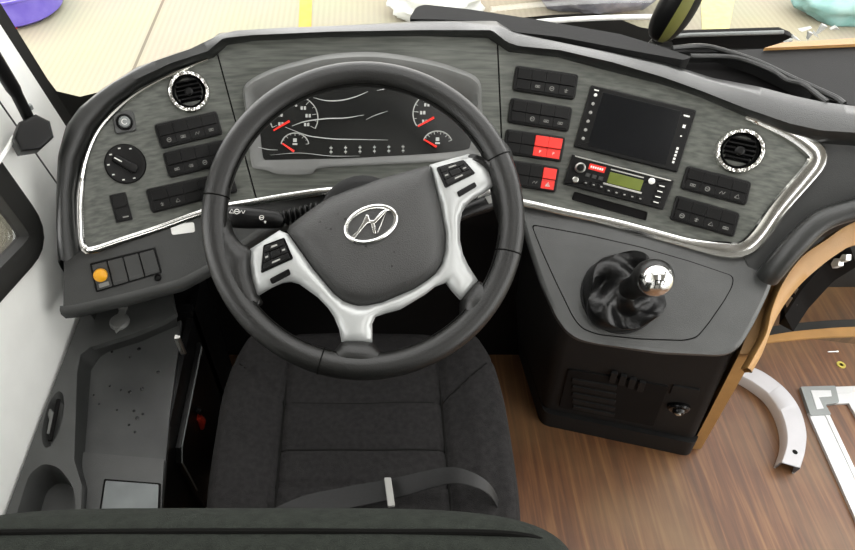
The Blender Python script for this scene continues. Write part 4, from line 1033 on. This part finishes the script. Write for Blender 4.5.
# clutter in the gap below the tan strip
t = thing('wiring_bracket', 'dark bracket with bare metal clips in the gap under the tan strip', 'bracket', V((.98, 1.0, .30)))
m = MB(); br = [onx(u, v, .93) for u, v in [(785, 316), (800, 292), (826, 262), (850, 246)]]
m.loft([[p for p in br], [p+V((.05, .0, -.06)) for p in br], [p+V((.06, .05, -.10)) for p in br], [p+V((.02, .06, 0)) for p in br]], 20, cyc=True); obj('bracket', m, M['blackmatte'], t)
for u, v, r_ in ((792, 302, .012), (838, 263, .010), (846, 258, .008), (800, 292, .008)):
    m = MB(); c_ = onx(u, v, .94); m.plate([c_+V((.0, r_*cos(a), r_*sin(a)*1.3)) for a in (.3, 1.6, 2.9, 4.4, 5.4)], V((-1, 0, 0)), -.004, .006, .001); obj('clip', m, M['satin'], t)
# left wall with its window, pillar, windscreen
WX = -.545
def wl(y, z): return V((WX, y, z))
WIN = rounded([(-.42, 1.06), (.735, .672), (.585, 1.85), (-.42, 1.85)], .075, 6)
m = MB(); m.sheet([(-2.6, -.2), (1.0, -.2), (.912, .3), (.504, 2.4), (-2.6, 2.4)], wl, .04, lambda p: V((1, 0, 0)), .14, holes=([(p.x, p.y) for p in WIN], [(-2.3, .8), (-.7, .8), (-.7, 2.1), (-2.3, 2.1)])); wL = s_('wall_left', m, M['white'])
for nm, P_ in (('window_1', WIN), ('window_2', rounded([(-2.3, .8), (-.7, .8), (-.7, 2.1), (-2.3, 2.1)], .06, 4))):
    m = MB(); c_ = V((sum(p.x for p in P_)/len(P_), sum(p.y for p in P_)/len(P_)))
    def off_(d): 
        out = []
        for i, p in enumerate(P_):
            tn = (P_[(i+1) % len(P_)]-P_[i-1]).normalized(); nn = V((tn.y, -tn.x)); nn = nn if (p-c_).dot(nn) > 0 else -nn
            out.append(p+nn*d)
        return out
    a_, b_ = off_(.012), off_(-.028)
    m.grid([[wl(p.x, p.y)+V((-.02, 0, 0)) for p in a_], [wl(p.x, p.y)+V((.006, 0, 0)) for p in a_], [wl(p.x, p.y)+V((.010, 0, 0)) for p in off_(-.008)], [wl(p.x, p.y)+V((.002, 0, 0)) for p in b_], [wl(p.x, p.y)+V((-.02, 0, 0)) for p in b_]], closed=True)
    wd_ = s_(nm, m, M['rubber'])
    m = MB(); m.plate([wl(p.x, p.y) for p in off_(-.02)], V((1, 0, 0)), -.014, -.010); obj('pane', m, M['wind'], wd_)
m = MB(); m.plate([V((WX-.004, y, z)) for y, z in ((.918, .3), (1.074, .3), (.955, .80), (.576, 2.4), (.51, 2.4))], V((1, 0, 0)), -.055, -.012, .004); s_('trim_4', m, M['white'])
m = MB(); m.tube([V((WX-.006, .916, .3)), V((WX-.006, .508, 2.4))], .005, 8); s_('trim_5', m, M['rubber'])
def wsy(x): return .985+.45*(1-((x-.70)/1.275)**2)
def wsp(x, z): return V((x, wsy(x)-.237*(z-.72), z))
m = MB(); xs = [-.575+k*(1.96+.575)/40 for k in range(41)]
m.loft([[wsp(x, .60) for x in xs], [wsp(x, 2.4) for x in xs]], 41); ws_ = s_('windscreen', m, M['wind'])
# black printed border of the windscreen
m = MB(); 
def strip(P, wd=.0): m.loft(P, 41)
L0 = [V((-.572, wsy(-.572)-.237*(z-.72)-.004, z)) for z in (.70, .8, 1.0, 1.3, 2.4)]
m.loft([[p+V((-.002, -.06, 0)) for p in L0], [p+V((.0, -.02, 0)) for p in L0], [wsp(-.556, p.z)+V((0, -.004, 0)) for p in L0]], 20)
cr_ = [(-.557, .85), (-.555, .81), (-.548, .79), (-.532, .778), (-.50, .773), (-.40, .765), (.0, .72), (.55, .72), (.8, .66), (1.95, .62)]
m.loft([[wsp(x, z)+V((0, -.004, 0)) for x, z in spline([V((a, b)) for a, b in cr_], 5)], [wsp(x, .59)+V((0, -.004, 0)) for x, z in spline([V((a, b)) for a, b in cr_], 5)]], 60)
obj('black_border', m, M['rubber'], ws_)
m = MB(); m.loft([[V((x, wsy(x)+.04, .60)) for x in xs], [V((x, wsy(x)+.05, -.95)) for x in xs]], 41); s_('wall_front', m, M['white'])
m = MB(); m.tube([V((x, wsy(x)-.03, .722)) for x in xs[14:21]], .006, 10); s_('trim_6', m, M['white'])
# roof, rear and right side of the cab
m = MB(); m.sheet([(-.6, -2.7), (2.0, -2.7), (2.0, 1.05), (-.6, 1.05)], lambda x, y: V((x, y, 2.4)), -.05, lambda p: V((0, 0, 1)), .4, holes=([(-.35, .22), (1.6, .22), (1.6, .92), (-.35, .92)],)); s_('ceiling', m, M['ceil'])  # the opening over the driver is added to let in more daylight
m = MB(); m.box((-.6, -2.7, 0), (2.0, -2.66, 2.4)); s_('wall_back', m, M['ceil'])
m = MB(); m.sheet([(-2.6, -.4), (1.05, -.4), (1.05, 2.4), (-2.6, 2.4)], lambda y, z: V((1.95, y, z)), .04, lambda p: V((-1, 0, 0)), .3, holes=([(-2.45, .60), (-.15, .60), (-.15, 2.3), (-2.45, 2.3)], [(-.05, -.3), (1.0, -.3), (1.0, 2.25), (-.05, 2.25)])); s_('wall_right', m, M['white'])

# ================================================================== left wall fittings
t = thing('blind_bracket', 'black box bracket at the end of a black rod on the white pillar', 'bracket', onx(34, 130, -.52))
c = [onplane(u, v, onx(34, 132, -.49), V((.55, -.55, .6))) for u, v in [(19, 122), (36, 114), (50, 121), (54, 137), (41, 149), (21, 152), (13, 138)]]
m = MB(); m.plate(c, V((.55, -.55, .6)), -.05, .004, .006); obj('box', m, M['black'], t)
m = MB(); rod = [onx(u, v, -.505) for u, v in [(30, 121), (17, 95), (0, 67), (-30, 18)]]; m.tube(resample(rod, 16), [.0085]*5+[.0105]*11, 12); obj('rod', m, M['black'], t)
m = MB(); m.tube([onx(u, v, -.53) for u, v in [(14, 137), (8, 148), (0, 160), (-14, 178)]], .0035, 8); obj('cable', m, M['white'], t)['label'] = 'thin pale cord'
m = MB(); m.tube([onx(31, 109, -.50), onx(29, 105, -.50)], .004, 8); obj('clip', m, M['alub'], t)

# ================================================================== outside, seen through the windscreen
ZG = -1.0; gz = fz(ZG)
m = MB(); m.plate([V((x, y, ZG)) for x, y in ((-16, -8), (18, -8), (18, 26), (-16, 26))], V((0, 0, 1)), -.05, 0); s_('ground', m, M['ground'])
m = MB(); m.plate([gz(*p)+V((0, 0, .002)) for p in [(301, -30), (313, -30), (311, 40), (298, 40)]], V((0, 0, 1)), 0, .001); s_('ground_line', m, M['paint'])
c_ = gz(18, 10); m = MB(); m.lathe(c_, V((0, 0, 1)), [(0, .0), (.30, .0), (.36, .04), (.385, .22), (.40, .23), (.40, .245), (.375, .24), (.35, .06), (.28, .03), (0, .03)], 48)
tag(obj('basin', m, M['purple'], loc=c_), 'purple plastic basin on the pale ground outside', 'basin')
c_ = gz(13, 27); m = MB(); m.lathe(c_, V((0, 0, 1)), [(0, 0), (.045, 0), (.05, .05), (.03, .07), (0, .075)], 14); tag(obj('red_cap', m, M['red'], loc=c_), 'small red object on the ground beside the purple basin', 'cap')
def blob(name, u, v, r, mt, label, cat, seed, sx=1, sy=1, sz=.6):
    c_ = gz(u, v); m = MB(); bmesh.ops.create_icosphere(m.bm, subdivisions=4, radius=1)
    for v_ in m.bm.verts:
        p = v_.co.copy(); k = 1+.28*mnoise.noise(p*1.7+V((seed, 0, 0)))+.12*mnoise.noise(p*5+V((0, seed, 0)))
        v_.co = c_+V((p.x*r*k*sx, p.y*r*k*sy, max(0, p.z*r*k*sz+r*sz*.8)))
    return tag(obj(name, m, mt, loc=c_, sharp=80), label, cat)
blob('plastic_bag', 432, 14, .30, M['bagw'], 'white plastic bag on the ground outside past the black ledge strip', 'bag', 3, 1.3, .8, .5)
blob('cloth_bundle', 592, 2, .46, M['cloth'], 'grey-blue cloth bundle on the ground outside the windscreen', 'cloth', 9, 1.1, .8, .8)
blob('plastic_bag', 842, 14, .34, M['teal'], 'pale teal plastic bag on the ground outside at the right', 'bag', 15, 1.3, .8, .6)
m = MB(); m.plate([gz(*p)+V((0, 0, .002)) for p in [(700, -20), (738, -20), (728, 36), (702, 36)]], V((0, 0, 1)), 0, .001); s_('ground_mark', m, mat('pale_yellow_paint', (160, 152, 104), .8))
# paddle-shaped mirror head behind the dashboard and the black box by the windscreen
pc = ony(676, 9, 1.10); t = thing('mirror_head', 'black rounded mirror head with a yellow-green band behind the dashboard', 'mirror', pc)
axp = (ony(690, -14, 1.10)-ony(664, 30, 1.10)).normalized(); side = V((0, 1, 0)).cross(axp).normalized()
m = MB(); rows = []
for j in range(17):
    a = -pi/2+pi*j/16; s = sin(a); r_ = abs(cos(a))**.62
    rows.append([pc+axp*(.062*s)+side*(.036*r_*cos(2*pi*k/28))+V((0, 1, 0))*(.026*r_*sin(2*pi*k/28)) for k in range(28)])
m.grid(rows, closed=True); obj('head', m, M['black'], t, sharp=80)
m = MB(); rows = []
for j in range(13):
    a = -1.25+2.6*j/12*1.0; s = sin(a); r_ = abs(cos(a))**.62
    rows.append([pc+axp*(.0622*s)+side*(.0365*r_*cos(w_))+V((0, -1, 0))*(.0268*r_*sin(w_)) for w_ in [1.30+k*.09 for k in range(8)]])
m.grid(rows); obj('band', m, M['band'], t, sharp=80)
m = MB(); m.tube([pc-axp*.058, ony(661, 36, 1.12), ony(650, 46, 1.15)], [.012, .008, .008], 10); obj('stem', m, M['soft'], t)
m = MB(); a0 = ony(668, 37, 1.16); a1 = ony(784, 33.5, 1.16); b1 = ony(795, 38, 1.16); c1 = ony(770, 49, 1.16); d0 = ony(676, 49, 1.16)
m.plate([a0, a1, b1, c1, d0], V((0, -1, 0)), -.025, 0, .003)
t2 = thing('ledge_box', 'long flat black box with a pale top edge at the windscreen base', 'box', (a0+c1)/2); obj('box_body', m, M['blackmatte'], t2)
m = MB(); m.tube([ony(672, 36.5, 1.155), ony(690, 35, 1.155), ony(783, 32.2, 1.155)], .004, 8); obj('pale_edge', m, M['alub'], t2)
m = MB(); c_ = ony(808, 35, 1.15)
for k in range(7):
    p = c_+V((-.03+.012*k, .004*(k % 3), random.uniform(-.012, .012))); m.plate([p+V((random.uniform(-.012, .012), random.uniform(-.004, .004), random.uniform(-.014, .014))) for _ in range(3)], V((0, -1, 0)), -.004, .004)
bmesh.ops.translate(m.bm, verts=m.bm.verts, vec=V((0, 0, 0))); tag(obj('wrapper', m, M['bagw'], loc=c_), 'crumpled white wrapper beside the black box at the windscreen base', 'wrapper')

# ================================================================== light
w = bpy.data.worlds.new('sky'); sc.world = w; w.use_nodes = True; nt = w.node_tree; bg = nt.nodes['Background']
bg.inputs['Color'].default_value = (1.0, .99, .965, 1); bg.inputs['Strength'].default_value = 2.2
def portal(name, loc, rot, sx, sy):
    l = bpy.data.lights.new(name, 'AREA'); l.shape = 'RECTANGLE'; l.size = sx; l.size_y = sy; l.cycles.is_portal = True
    o = bpy.data.objects.new(name, l); COL.objects.link(o); o.location = loc; o.rotation_euler = rot
portal('windscreen_daylight', (.7, 1.46, 1.56), (-pi/2, 0, 0), 2.9, 1.9)
portal('side_window_daylight', (WX-.05, .16, 1.22), (0, -pi/2, 0), 1.1, 1.2)
portal('rear_left_daylight', (WX-.05, -1.5, 1.45), (0, -pi/2, 0), 1.35, 1.7)
portal('door_daylight', (2.0, .48, .97), (0, pi/2, 0), 2.6, 1.1)
portal('rear_right_daylight', (2.0, -1.3, 1.45), (0, pi/2, 0), 1.55, 2.25)
portal('added_opening_daylight', (.625, .57, 2.47), (0, 0, 0), 1.95, .7)  # portal of the added, unseen ceiling opening
for k, y_ in enumerate((-1.9, -.6)):  # unseen fill lights added under the ceiling to brighten the interior
    l = bpy.data.lights.new('ceiling_fill', 'AREA'); l.shape = 'RECTANGLE'; l.size = .25; l.size_y = 1.0; l.energy = 3.5; l.color = (1, .98, .95)
    o = bpy.data.objects.new('ceiling_fill', l); COL.objects.link(o); o.location = (.65, y_, 2.38)
vs = sc.view_settings; vs.view_transform = 'Standard'; vs.look = 'None'; vs.gamma = 1; vs.use_curve_mapping = False; vs.exposure = 1.15
sc.cycles.use_denoising = True
sc.cycles.max_bounces = 8; sc.cycles.transparent_max_bounces = 16
